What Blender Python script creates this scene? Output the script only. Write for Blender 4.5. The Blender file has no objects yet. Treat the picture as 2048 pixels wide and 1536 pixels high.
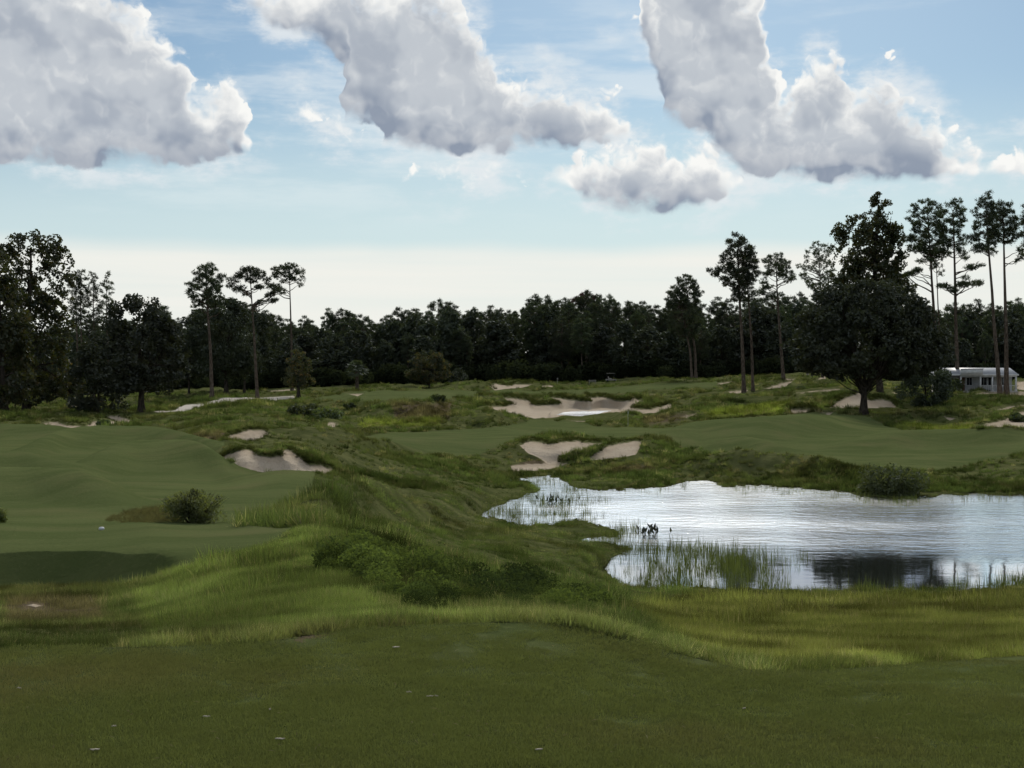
import bpy, math, random
import numpy as np

# ------------------------------------------------------------------ camera, sky, sun, exposure
scene = bpy.context.scene
col = scene.collection
EYE = 1.65                      # metres above the tee
FPX = 2890.0                    # focal length in pixels of the 2048 px wide photograph
VH = 735.0                      # row of the horizon
CX = 1024.0

cam_data = bpy.data.cameras.new("camera")
cam_data.sensor_width = 36.0
cam_data.lens = FPX / 2048.0 * 36.0
cam_data.shift_y = -(768.0 - VH) / 2048.0
cam_data.clip_start = 0.1
cam_data.clip_end = 20000.0
cam = bpy.data.objects.new("camera", cam_data)
cam.location = (0, 0, EYE)
cam.rotation_euler = (math.radians(90), 0, 0)
col.objects.link(cam)
scene.camera = cam

SUN_EL, SUN_AZ = math.radians(33), math.radians(8)      # ahead of the camera, a little to the right
SKY_STRENGTH = 0.10
scene.view_settings.view_transform = 'Standard'
scene.view_settings.look = 'None'
scene.view_settings.exposure = 0.0
scene.view_settings.gamma = 1.0
scene.view_settings.use_curve_mapping = False
scene.cycles.use_denoising = True
scene.cycles.use_adaptive_sampling = True
scene.cycles.adaptive_threshold = 0.02
scene.cycles.adaptive_min_samples = 24
scene.cycles.max_bounces = 5
scene.cycles.diffuse_bounces = 3
scene.cycles.transparent_max_bounces = 12
scene.cycles.sample_clamp_indirect = 4.0

sun_data = bpy.data.lights.new("sun", 'SUN')
sun_data.energy = 3.0
sun_data.angle = math.radians(12)
sun_data.color = (1.0, 0.95, 0.86)
sun = bpy.data.objects.new("sun", sun_data)
sun.rotation_euler = (math.radians(90) - SUN_EL, 0, math.pi - SUN_AZ)
sun.location = (20, 60, 80)
col.objects.link(sun)


# ---- small node-graph helpers
class G:
    """Tiny wrapper to write shader maths as Python."""
    def __init__(self, tree):
        self.t = tree

    def n(self, kind, **kw):
        nd = self.t.nodes.new(kind)
        for k, v in kw.items():
            setattr(nd, k, v)
        return nd

    def put(self, sock, v):
        if isinstance(v, bpy.types.NodeSocket):
            self.t.links.new(v, sock)
        elif isinstance(v, (tuple, list)) and len(v) == 3 and sock.type == 'RGBA':
            sock.default_value = (*v, 1)
        else:
            sock.default_value = v

    def m(self, op, a, b=None, c=None, clamp=False):
        nd = self.n('ShaderNodeMath', operation=op, use_clamp=clamp)
        self.put(nd.inputs[0], a)
        if b is not None:
            self.put(nd.inputs[1], b)
        if c is not None:
            self.put(nd.inputs[2], c)
        return nd.outputs[0]

    def v(self, op, a, b=None, c=None):
        nd = self.n('ShaderNodeVectorMath', operation=op)
        self.put(nd.inputs[0], a)
        if b is not None:
            self.put(nd.inputs[1], b)
        if c is not None:
            self.put(nd.inputs[2], c)
        return nd.outputs['Value'] if op in ('LENGTH', 'DOT_PRODUCT', 'DISTANCE') else nd.outputs[0]

    def smooth(self, x, lo, hi):
        nd = self.n('ShaderNodeMapRange', interpolation_type='SMOOTHSTEP')
        self.put(nd.inputs['Value'], x)
        self.put(nd.inputs['From Min'], lo)
        self.put(nd.inputs['From Max'], hi)
        return nd.outputs['Result']

    def lin(self, x, lo, hi, a=0.0, b=1.0):
        nd = self.n('ShaderNodeMapRange', interpolation_type='LINEAR')
        self.put(nd.inputs['Value'], x)
        self.put(nd.inputs['From Min'], lo)
        self.put(nd.inputs['From Max'], hi)
        self.put(nd.inputs['To Min'], a)
        self.put(nd.inputs['To Max'], b)
        return nd.outputs['Result']

    def mix(self, f, a, b, blend='MIX'):
        nd = self.n('ShaderNodeMix', data_type='RGBA', blend_type=blend)
        self.put(nd.inputs['Factor'], f)
        self.put(nd.inputs['A'], a)
        self.put(nd.inputs['B'], b)
        return nd.outputs['Result']

    def noise(self, vec, scale, detail=4.0, rough=0.55, dist=0.0, lac=2.0, dim='3D'):
        nd = self.n('ShaderNodeTexNoise', noise_dimensions=dim)
        self.put(nd.inputs['Vector'], vec)
        self.put(nd.inputs['Scale'], scale)
        nd.inputs['Detail'].default_value = detail
        nd.inputs['Roughness'].default_value = rough
        nd.inputs['Distortion'].default_value = dist
        nd.inputs['Lacunarity'].default_value = lac
        return nd.outputs['Fac']

    def voronoi(self, vec, scale, detail=2.0, rough=0.5, feature='F1', smooth=0.6):
        nd = self.n('ShaderNodeTexVoronoi', feature=feature)
        self.put(nd.inputs['Vector'], vec)
        self.put(nd.inputs['Scale'], scale)
        nd.inputs['Detail'].default_value = detail
        nd.inputs['Roughness'].default_value = rough
        if feature == 'SMOOTH_F1':
            nd.inputs['Smoothness'].default_value = smooth
        return nd.outputs['Distance']

    def xyz(self, vec):
        nd = self.n('ShaderNodeSeparateXYZ')
        self.put(nd.inputs[0], vec)
        return nd.outputs

    def vec(self, x, y, z=0.0):
        nd = self.n('ShaderNodeCombineXYZ')
        for i, s in enumerate((x, y, z)):
            self.put(nd.inputs[i], s)
        return nd.outputs[0]


def srgb(r, g, b):
    f = lambda c: (c / 255 / 12.92) if c / 255 <= 0.04045 else ((c / 255 + 0.055) / 1.055) ** 2.4
    return (f(r), f(g), f(b))


# ---- sky: clear-air sky texture with cumulus, a thin veil and a pale bank low on the horizon
# Directions are (azimuth, elevation) in 1/100 radian. A cumulus is the space between the curve of its tops and of its base.
def sky_dir(x, y):
    az = math.atan((x - CX) / FPX)
    return az * 100, math.atan((VH - y) / FPX * math.cos(az)) * 100


CLOUDS = [   # (outline of the tops, outline of the base)
    ([(-260, 200), (-180, -60), (-60, -120), (60, -110), (180, -60), (262, 0), (330, 55), (368, 120), (392, 172), (415, 185), (436, 160), (462, 165),
      (482, 200), (492, 250), (503, 285)],
     [(-260, 215), (-180, 318), (0, 326), (200, 330), (340, 328), (430, 322), (480, 308), (503, 285)]),
    ([(470, -6), (520, -40), (700, -60), (860, -45), (910, 0), (950, 50), (992, 95), (1002, 135), (1040, 150), (1085, 155), (1120, 185), (1160, 190),
      (1195, 190), (1225, 215), (1255, 235), (1282, 262)],
     [(470, -4), (505, 22), (545, 55), (600, 68), (650, 95), (688, 140), (700, 245), (740, 245), (765, 280), (830, 300), (930, 312), (1040, 300),
      (1150, 290), (1240, 285), (1282, 264)]),
    ([(1262, 30), (1272, -60), (1340, -130), (1440, -120), (1520, -30), (1532, 60), (1540, 110), (1556, 250), (1575, 330)],
     [(1262, 32), (1280, 65), (1296, 110), (1318, 165), (1332, 230), (1372, 262), (1410, 268), (1440, 300), (1480, 345), (1530, 358), (1575, 335)]),
    ([(1108, 352), (1120, 330), (1150, 308), (1200, 300), (1240, 286), (1285, 276), (1330, 280), (1372, 296), (1405, 282), (1435, 300), (1455, 330), (1490, 362)],
     [(1108, 354), (1135, 372), (1170, 402), (1215, 420), (1270, 428), (1340, 426), (1400, 412), (1450, 390), (1490, 366)]),
    ([(1500, 215), (1520, 170), (1545, 135), (1565, 175), (1590, 165), (1606, 120), (1640, 112), (1668, 92), (1682, 128), (1690, 170), (1716, 178), (1740, 160),
      (1775, 155), (1805, 182), (1835, 215), (1868, 232), (1890, 268), (1935, 300), (1972, 330), (1990, 312), (2020, 292), (2060, 284), (2130, 300), (2190, 330)],
     [(1500, 225), (1530, 345), (1580, 360), (1700, 364), (1820, 362), (1920, 352), (2000, 348), (2100, 346), (2190, 334)]),
]
SMALL = [(620, 214, 22, 22), (924, 338, 70, 22), (688, 258, 38, 22)]

world = bpy.data.worlds.new("World")
scene.world = world
world.use_nodes = True


def curve_of(g, x, pts, a0, a1, lo, hi):
    nd = g.n('ShaderNodeFloatCurve')
    c = nd.mapping.curves[0]
    P = []
    for px, py in pts:
        a, e = sky_dir(px, py)
        P.append(((a - a0) / (a1 - a0), (e - lo) / (hi - lo)))
    c.points[0].location = P[0]
    c.points[1].location = P[-1]
    for p in P[1:-1]:
        c.points.new(*p)
    for p in c.points:
        p.handle_type = 'VECTOR'
    nd.mapping.update()
    g.put(nd.inputs['Value'], x)
    return g.m('MULTIPLY_ADD', nd.outputs[0], hi - lo, lo)


def build_sky():
    t = world.node_tree
    t.nodes.clear()
    g = G(t)
    out, bg = g.n('ShaderNodeOutputWorld'), g.n('ShaderNodeBackground')
    g.put(out.inputs[0], bg.outputs[0])
    bg.inputs[1].default_value = SKY_STRENGTH
    sky = g.n('ShaderNodeTexSky', sky_type='NISHITA')
    sky.sun_disc = False
    sky.sun_elevation = SUN_EL
    sky.sun_rotation = SUN_AZ
    sky.air_density, sky.dust_density, sky.ozone_density = 1.0, 0.6, 1.3
    D = g.n('ShaderNodeTexCoord').outputs['Generated']
    x, y, z = g.xyz(g.v('NORMALIZE', D))
    az = g.m('MULTIPLY', g.m('ARCTAN2', x, y), 100.0)
    el = g.m('MULTIPLY', g.m('ARCSINE', z), 100.0)
    P = g.vec(az, el)
    K = 1.0 / SKY_STRENGTH
    tone = lambda *c: tuple(k * K for k in srgb(*c))
    lit, core, dark = tone(249, 249, 246), tone(194, 200, 207), tone(143, 154, 171)
    base = g.mix(1.0, sky.outputs[0], SKY_TINT, 'MULTIPLY')
    N = lambda v, s, d=4.0, r=0.55: g.noise(v, s, d, r, dim='2D')
    # thin high veil
    st = N(g.v('MULTIPLY', P, (0.055, 0.30, 1)), 1.0, 5, 0.6)
    veil = g.m('MULTIPLY', g.smooth(st, 0.46, 0.70), g.smooth(el, 8.0, 13.0))
    veil = g.m('MULTIPLY', veil, g.lin(el, 18.0, 26.0, 0.62, 0.15))
    c = g.mix(veil, base, tone(228, 236, 240))
    pale = g.m('MULTIPLY', g.m('SUBTRACT', 1.0, g.smooth(el, 8.0, 20.0)), 0.72)
    c = g.mix(pale, c, tone(214, 231, 233))
    # pale sheet of cloud low down
    edge = g.m('MULTIPLY_ADD', N(g.v('MULTIPLY', P, (0.05, 0.12, 1)), 1.0, 3), 1.3, 7.75)
    bank = g.m('SUBTRACT', 1.0, g.smooth(el, g.m('SUBTRACT', edge, 1.1), g.m('ADD', edge, 0.55)))
    streak = N(g.v('MULTIPLY', P, (0.03, 0.8, 1)), 1.0, 4, 0.5)
    c = g.mix(g.m('MULTIPLY', bank, g.lin(streak, 0.3, 0.7, 0.70, 0.98)), c, tone(241, 241, 234))

    # cumulus: warp the outlines with billowing noise
    w1 = g.m('SUBTRACT', N(P, 0.40, 2), 0.5)
    w2 = g.m('SUBTRACT', N(g.v('ADD', P, (31.7, 9.1, 0)), 0.40, 2), 0.5)
    waz, wel = g.m('MULTIPLY_ADD', w1, 2.4, az), g.m('MULTIPLY_ADD', w2, 1.6, el)
    # rounded bumps: folded noise gives bulges with sharp creases between them
    def fold(v, s, d, e):
        k = g.m('SUBTRACT', N(v, s, d, 0.45), 0.5)
        return g.m('SQRT', g.m('MULTIPLY_ADD', k, k, e))
    f1 = fold(g.vec(waz, wel), 0.50, 0.0, 0.0012)
    f2 = fold(g.vec(waz, wel), 1.5, 1.0, 0.0008)
    f3 = g.m('SUBTRACT', N(P, 1.9, 5.0, 0.62), 0.5)
    bumps = g.m('ADD', g.m('MULTIPLY', f1, 5.5), g.m('MULTIPLY_ADD', f2, 2.4, g.m('MULTIPLY', f3, 1.5)))
    bumps = g.m('SUBTRACT', bumps, 0.62)
    T = TD = H = None

    def join(f, d, h):
        nonlocal T, TD, H
        if T is None:
            T, TD, H = f, d, h
            return
        s = g.smooth(g.m('SUBTRACT', f, T), -0.9, 0.9)
        TD = g.m('ADD', g.m('MULTIPLY', s, d), g.m('MULTIPLY', g.m('SUBTRACT', 1.0, s), TD))
        H = g.m('ADD', g.m('MULTIPLY', s, h), g.m('MULTIPLY', g.m('SUBTRACT', 1.0, s), H))
        T = g.m('MAXIMUM', T, f)
    for tops, basep in CLOUDS:
        A = [sky_dir(*p) for p in tops + basep]
        a0, a1 = min(a for a, e in A), max(a for a, e in A)
        lo, hi = min(e for a, e in A) - 0.2, max(e for a, e in A) + 0.2
        u = g.m('DIVIDE', g.m('SUBTRACT', waz, a0), a1 - a0, clamp=True)
        top = curve_of(g, u, tops, a0, a1, lo, hi)
        bot = curve_of(g, u, basep, a0, a1, lo, hi)
        side = g.m('MULTIPLY', g.m('MINIMUM', g.m('SUBTRACT', waz, a0 - 0.5), g.m('SUBTRACT', a1 + 0.5, waz)), 1.6)
        d_top, d_bot = g.m('SUBTRACT', top, wel), g.m('SUBTRACT', el, bot)
        f = g.m('MINIMUM', g.m('MINIMUM', d_top, side), g.m('MULTIPLY_ADD', d_bot, 1.5, 0.3))
        join(f, d_top, d_bot)
    for p in SMALL:
        a, e = sky_dir(p[0], p[1])
        ra, re = p[2] / 28.9, p[3] / 28.9
        l = g.v('LENGTH', g.v('MULTIPLY_ADD', g.vec(waz, wel), (1 / ra, 1 / re, 0), (-a / ra, -e / re, 0)))
        f = g.m('SUBTRACT', g.m('MULTIPLY', g.m('SUBTRACT', 0.9, l), 0.8), 0.1)
        join(f, f, 2.0)
    # more of the same clouds all round the sky outside the frame
    far = N(g.vec(waz, g.m('MULTIPLY', wel, 1.5)), 0.05, 3, 0.5)
    outside = g.m('MAXIMUM', g.smooth(g.m('ABSOLUTE', az), 40.0, 55.0), g.smooth(el, 29.0, 38.0))
    outside = g.m('MULTIPLY', outside, g.smooth(el, 11.0, 17.0))
    f = g.m('SUBTRACT', g.m('MULTIPLY', g.m('SUBTRACT', far, 0.46), 40.0), g.m('MULTIPLY', g.m('SUBTRACT', 1.0, outside), 60.0))
    join(f, f, f)

    thick = g.m('ADD', T, g.m('MULTIPLY', bumps, g.lin(H, 0.0, 2.5, 0.18, 1.0)))
    alpha = g.smooth(thick, 0.0, g.lin(w1, -0.16, 0.16, 0.45, 2.8))
    # rims towards the light glow, deep parts are grey, bases darkest
    off = g.vec(g.m('ADD', waz, 0.22), g.m('ADD', wel, 0.5))
    g1 = fold(off, 0.50, 0.0, 0.0012)
    g2 = fold(off, 1.5, 0.0, 0.0008)
    slope = g.m('ADD', g.m('MULTIPLY', g.m('SUBTRACT', g1, f1), 1.5), g.m('MULTIPLY', g.m('SUBTRACT', g2, f2), 0.40))
    slope = g.m('MULTIPLY', slope, g.lin(w2, -0.15, 0.15, 0.25, 1.0))
    mass = N(g.v('ADD', P, (7.7, 2.2, 0)), 0.22, 3, 0.55)
    k1 = g.smooth(g.m('ADD', g.m('MINIMUM', thick, g.m('ADD', TD, g.m('MULTIPLY', bumps, 0.8))), g.m('MULTIPLY', g.m('SUBTRACT', mass, 0.5), 5.0)), 0.6, 4.0)
    k1 = g.m('ADD', k1, slope, clamp=True)
    cc = g.mix(k1, lit, core)
    k2 = g.m('MULTIPLY', g.m('SUBTRACT', 1.0, g.smooth(H, 0.1, 3.4)), g.smooth(TD, 0.8, 4.0))
    k3 = g.m('MULTIPLY', g.smooth(mass, 0.46, 0.66), g.smooth(TD, 1.0, 5.0))
    k2 = g.m('ADD', g.m('MULTIPLY', k2, 0.8), g.m('MULTIPLY', k3, 0.5), clamp=True)
    cc = g.mix(g.m('SUBTRACT', k2, g.m('MULTIPLY', slope, -0.3), clamp=True), cc, dark)
    # thin torn vapour round the heaps
    shred = N(g.v('MULTIPLY', P, (0.16, 0.34, 1)), 1.0, 5, 0.62)
    halo = g.m('MULTIPLY', g.smooth(g.m('MULTIPLY_ADD', shred, 7.0, T), 0.8, 5.0), g.smooth(shred, 0.40, 0.66))
    c = g.mix(g.m('MULTIPLY', halo, 0.85), c, tone(230, 235, 238))
    c = g.mix(alpha, c, cc)
    g.put(bg.inputs[0], c)


SKY_TINT = (0.46, 0.58, 0.66)
build_sky()
world.cycles.sampling_method = 'MANUAL'
world.cycles.sample_map_resolution = 512

# ------------------------------------------------------------------ materials
def new_mat(name):
    m = bpy.data.materials.new(name)
    m.use_nodes = True
    m.node_tree.nodes.clear()
    g = G(m.node_tree)
    out = g.n('ShaderNodeOutputMaterial')
    return m, g, out


def tag(o, label=None, cat=None, group=None, kind=None):
    for k, v in (("label", label), ("category", cat), ("group", group), ("kind", kind)):
        if v:
            o[k] = v
    return o


def mesh_np(name, verts, faces, smooth=False):
    """verts (n,3), faces (m,3) or (m,4) arrays or list of such arrays -> mesh"""
    me = bpy.data.meshes.new(name)
    verts = np.asarray(verts, np.float32)
    if not isinstance(faces, list):
        faces = [faces]
    faces = [np.asarray(f, np.int32) for f in faces if len(f)]
    loops = np.concatenate([f.ravel() for f in faces])
    sizes = np.concatenate([np.full(len(f), f.shape[1], np.int32) for f in faces])
    starts = np.concatenate([[0], np.cumsum(sizes)[:-1]]).astype(np.int32)
    me.vertices.add(len(verts)); me.vertices.foreach_set("co", verts.ravel())
    me.loops.add(len(loops)); me.loops.foreach_set("vertex_index", loops)
    me.polygons.add(len(sizes)); me.polygons.foreach_set("loop_start", starts)
    me.update(calc_edges=True)
    if smooth:
        me.polygons.foreach_set("use_smooth", np.ones(len(sizes), bool))
    me.validate(clean_customdata=False)
    return me


def add_obj(name, me, mat=None, parent=None, loc=None):
    o = bpy.data.objects.new(name, me)
    col.objects.link(o)
    if mat is not None and me is not None and not me.materials:
        me.materials.append(mat)
    if parent is not None:
        o.parent = parent
    if loc is not None:
        o.location = loc
    return o


# ------------------------------------------------------------------ value noise in world space (numpy)
def vnoise(x, y, seed=0):
    r = np.random.RandomState(seed)
    n = 256
    tab = r.rand(n, n).astype(np.float32)
    xi, yi = np.floor(x).astype(int), np.floor(y).astype(int)
    fx, fy = x - xi, y - yi
    fx, fy = fx * fx * fx * (fx * (fx * 6 - 15) + 10), fy * fy * fy * (fy * (fy * 6 - 15) + 10)
    a, b = tab[xi % n, yi % n], tab[(xi + 1) % n, yi % n]
    c, d = tab[xi % n, (yi + 1) % n], tab[(xi + 1) % n, (yi + 1) % n]
    return (a * (1 - fx) + b * fx) * (1 - fy) + (c * (1 - fx) + d * fx) * fy - 0.5


def fbm(x, y, seed=0, oct=4, gain=0.5):
    s, a, t = 0.0, 1.0, 0.0
    for i in range(oct):
        s = s + a * vnoise(x * 2 ** i + 17.3 * i, y * 2 ** i + 9.1 * i, seed + i)
        t += a
        a *= gain
    return s / t


# ------------------------------------------------------------------ survey: what stands where
# Points of the course: (bearing column, sight row, metres ahead of the camera). The bearing and the depression
# angle of each point fix its place and height; the ground is a smooth sheet through all of them.
POND_LEVEL = EYE - 8.0


def on_pond(px, py):
    return (px, py, 8.0 * FPX / (py - VH))


POND = [(962, 1030), (985, 1014), (1020, 1002), (1058, 988), (1078, 978), (1060, 966), (1018, 960), (1040, 955), (1100, 950), (1128, 958), (1140, 972),
        (1200, 980), (1260, 978), (1330, 972), (1372, 962), (1410, 960), (1450, 972), (1520, 970), (1600, 975), (1690, 982), (1730, 994),
        (1800, 998), (1880, 990), (1960, 986), (2060, 990), (2200, 1000), (2340, 1030), (2340, 1150), (2200, 1168), (2048, 1172),
        (1900, 1178), (1740, 1180), (1600, 1180), (1500, 1178), (1400, 1176), (1290, 1180), (1240, 1166), (1205, 1140), (1222, 1116),
        (1262, 1100), (1230, 1086), (1160, 1082), (1180, 1074), (1240, 1072), (1225, 1058), (1150, 1040), (1100, 1048), (1060, 1052), (1010, 1042)]
PT = [
    # near tee
    (-300, 1300, 8.5), (0, 1296, 8.6), (300, 1293, 8.7), (500, 1286, 8.8), (650, 1267, 9.0), (800, 1254, 9.3), (1000, 1246, 9.5),
    (1120, 1249, 9.5), (1240, 1275, 9.2), (1350, 1303, 9.0), (1500, 1341, 8.7), (1800, 1374, 8.0), (2048, 1398, 7.7), (2350, 1430, 7.3),
    # ground just past the tee's edge, lower apron on the right
    (0, 1284, 9.6), (300, 1281, 9.7), (500, 1273, 9.9), (650, 1254, 10.2), (800, 1242, 10.6), (1000, 1235, 11.2), (1120, 1239, 11.2), (1240, 1262, 11.0),
    (1350, 1291, 10.6), (1500, 1331, 10.0), (1800, 1357, 9.9), (2048, 1376, 9.7), (2350, 1405, 9.3), (1800, 1330, 11.4), (2048, 1313, 12.4), (2350, 1302, 13),
    # rough on the left, bank and top of the second tee
    (-300, 1240, 15), (0, 1240, 15), (300, 1240, 14.5), (-300, 1196, 23.6), (0, 1196, 23.6), (220, 1196, 22.5),
    (-300, 1190, 24.9), (0, 1190, 24.9), (0, 1122, 25.8), (-300, 1124, 25.8), (200, 1185, 24.6), (200, 1108, 25.5), (330, 1158, 24.5), (330, 1098, 25.2), (450, 1120, 24.6), (450, 1086, 25.4), (100, 1188, 24.8), (100, 1115, 25.7), (-150, 1190, 24.9), (-150, 1123, 25.8),
    (-300, 1050, 31.6), (0, 1049, 31.6), (300, 1047, 31.4), (500, 1047, 30.8), (590, 1052, 29.2), (560, 1075, 26.6),
    (-300, 1038, 37), (0, 1037, 37), (300, 1037, 37), (480, 1037, 37),
    # grassy flank with the brambles
    (400, 1200, 18), (500, 1200, 16), (500, 1140, 22), (600, 1235, 12), (600, 1200, 15), (600, 1120, 21.5), (640, 1048, 28.5), (700, 1150, 19), (700, 1072, 26.5),
    (780, 1120, 24), (800, 1200, 14.5), (850, 1158, 20), (950, 1190, 17.5), (950, 1220, 13.4), (1060, 1205, 16.5), (1080, 1225, 13), (1180, 1228, 14), (1250, 1245, 13.2),
    # meadow between the brambles and the pond
    (700, 1052, 38), (700, 1020, 50), (800, 1085, 38), (800, 1050, 49), (870, 1120, 36), (900, 1090, 47), (900, 1050, 61), (1000, 1150, 36), (1000, 1085, 55),
    (1080, 1170, 34), (1100, 1120, 50), (1180, 1190, 33), (1170, 1120, 53), (1260, 1215, 30), (1300, 1255, 18), (1300, 1200, 42), (1400, 1290, 13),
    (1400, 1215, 34), (1600, 1310, 12.4), (1600, 1265, 18.5), (1600, 1212, 35), (1800, 1260, 19.5), (1800, 1208, 36), (2048, 1250, 21), (2048, 1204, 37), (2350, 1250, 21), (2350, 1200, 37),
    (800, 1000, 66), (900, 1000, 74), (950, 975, 88), (900, 960, 89),
    # rolling mown ground on the left
    (-300, 960, 62), (0, 962, 62), (300, 962, 62), (500, 965, 64), (-300, 1000, 47), (200, 1000, 47), (450, 1000, 47), (-300, 900, 92), (0, 900, 92), (250, 905, 90),
    (-300, 858, 126), (0, 858, 126), (180, 866, 120), (330, 868, 114), (0, 839, 150), (-300, 838, 150),
    # two bunkers on the left, the ridge behind them and the fall to the right
    (450, 952, 70), (560, 952, 70.5), (660, 953, 70), (480, 896, 74.5), (560, 893, 75), (620, 915, 73.5), (480, 888, 84), (560, 884, 86), (620, 893, 83),
    (490, 885, 95), (400, 882, 95), (490, 856, 98.5), (420, 862, 98), (530, 862, 98), (490, 848, 110), (420, 854, 108), (560, 860, 108),
    (490, 830, 152), (490, 800, 215), (620, 850, 132), (700, 905, 87), (700, 940, 79), (700, 880, 110), (760, 890, 112), (800, 960, 81), (800, 930, 92), (870, 935, 96),
    (650, 868, 120), (800, 880, 127), (900, 880, 130), (1000, 900, 122), (950, 940, 105), (1000, 930, 112), (640, 985, 58), (700, 985, 62),
    # lime patch, mounds in the middle
    (800, 856, 147), (720, 853, 147), (880, 852, 147), (800, 836, 154), (800, 828, 164), (740, 822, 166), (880, 828, 165), (800, 803, 171), (860, 803, 171), (740, 806, 172), (800, 796, 192), (880, 800, 192),
    (800, 782, 262), (950, 852, 150), (960, 824, 157), (1000, 826, 158), (900, 835, 156), (950, 817, 192), (1000, 819, 196), (1040, 836, 162),
    (1100, 862, 146), (1200, 862, 148), (1100, 847, 160), (1250, 855, 153),
    # sandy waste with the puddle, its far faces and the green beyond
    (1030, 830, 204), (1060, 838, 200), (1120, 838, 196.5), (1200, 832, 209), (1300, 828, 212), (1000, 815, 218), (1110, 812, 232), (1250, 812, 232), (1110, 796, 239), (1250, 796, 239), (1180, 812, 232), (1180, 796, 239), (1020, 797, 228),
    (1330, 815, 222), (1350, 806, 226), (1110, 788, 258), (1250, 788, 256), (1000, 780, 275), (1110, 780, 276), (1220, 781, 275), (1010, 776, 292), (1010, 769, 295), (1080, 776, 292), (1080, 768, 295),
    (1200, 846, 172), (1250, 846, 170), (1250, 834, 176), (1180, 840, 180), (1350, 846, 168), (1350, 830, 176),
    # bunkers behind the arm of the pond
    (1120, 936, 115), (1060, 930, 115), (1120, 914, 118), (1060, 905, 118.5), (1120, 884, 122.5), (1060, 888, 121), (1180, 890, 122), (1120, 876, 133), (1060, 878, 132), (1180, 876, 134),
    (1200, 922, 115), (1240, 915, 116), (1240, 889, 120.5), (1280, 893, 120), (1240, 881, 131), (1300, 885, 130), (1160, 926, 114.5),
    # mown ground right
    (1300, 870, 139), (1330, 905, 118), (1400, 935, 107), (1300, 945, 107), (1500, 850, 150), (1500, 880, 128), (1500, 918, 107), (1600, 842, 158), (1600, 870, 134), (1700, 842, 158), (1650, 930, 102),
    (1800, 860, 141), (1800, 885, 123), (1800, 930, 102), (2048, 900, 113), (2048, 935, 100), (2350, 900, 112), (2350, 940, 98), (1500, 955, 102), (1900, 960, 96), (2048, 968, 94),
    # rough hillside right, oak, house
    (1400, 845, 166), (1400, 832, 180), (1400, 820, 190), (1400, 800, 216), (1400, 782, 245), (1400, 766, 275), (1500, 830, 180), (1500, 810, 200), (1500, 790, 232),
    (1600, 834, 176), (1600, 839, 172), (1600, 822, 181), (1600, 812, 186), (1600, 795, 206), (1600, 780, 234), (1600, 762, 268), (1727, 830, 172), (1727, 820, 180), (1690, 820, 180), (1780, 818, 180),
    (1727, 797, 187), (1690, 803, 186), (1770, 803, 187), (1727, 786, 205), (1850, 812, 183), (1850, 796, 203), (1900, 790, 211), (1960, 783, 221), (2048, 786, 216), (2048, 772, 250), (2350, 790, 215), (2350, 772, 260),
    (1900, 850, 148), (1900, 830, 166), (2048, 862, 130), (2048, 842, 143), (2048, 822, 163), (2350, 850, 135), (2350, 820, 165), (1980, 860, 131), (1800, 840, 160),
    # far left
    (150, 850, 138), (150, 833, 160), (150, 813, 196), (0, 822, 168), (-300, 822, 168), (283, 826, 172), (300, 800, 220), (400, 815, 190), (420, 790, 247), (500, 795, 244), (596, 794, 256), (600, 820, 186), (700, 810, 200), (713, 780, 300), (857, 779, 300), (650, 785, 285),
    (300, 848, 140), (230, 855, 132),
]
SKYLINE = [(-300, 800, 300), (0, 800, 300), (150, 795, 300), (300, 786, 320), (500, 784, 320), (560, 779, 320), (680, 772, 325), (860, 772, 325), (920, 766, 310), (960, 766, 315), (1040, 762, 315), (1110, 766, 325),
           (1170, 766, 325), (1230, 760, 322), (1300, 753, 318), (1400, 757, 318), (1480, 752, 315), (1600, 745, 305), (1660, 747, 305), (1750, 760, 300), (1850, 768, 300), (1950, 770, 290), (2048, 760, 300), (2350, 760, 300)]
TEE_EDGE = [(-300, 1304), (0, 1298), (300, 1295), (500, 1288), (650, 1269), (800, 1256), (1000, 1248), (1120, 1251), (1240, 1276), (1350, 1305), (1500, 1341), (1800, 1374), (2048, 1398), (2350, 1430)]
for x_ in range(-300, 2351, 190):      # the tee is a level plane
    e_ = np.interp(x_, *np.array(TEE_EDGE, float).T)
    PT += [(x_, y_, EYE * FPX / (y_ - VH)) for y_ in (2600, 2000, 1700, 1560, 1470, 1400, 1360, 1330, 1300, 1280) if y_ > e_ + 12]
PUDDLE = [(1112, 830), (1130, 824), (1170, 822), (1224, 821), (1195, 828), (1156, 832)]
PT += [(x_, y_, 7.0 * FPX / (y_ - VH)) for x_, y_ in PUDDLE + [(1150, 827), (1180, 825), (1160, 819), (1200, 818), (1100, 833), (1140, 834), (1230, 819)]]
PTS = np.array(PT + [on_pond(*p) for p in POND] + SKYLINE, np.float64)
PTS = np.concatenate([PTS, np.array([on_pond(x, y) for x, y in ((1500, 1000), (1500, 1060), (1500, 1130), (1800, 1030), (1800, 1100), (2048, 1040), (2048, 1110), (1300, 1010), (1330, 1130))])])


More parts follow.
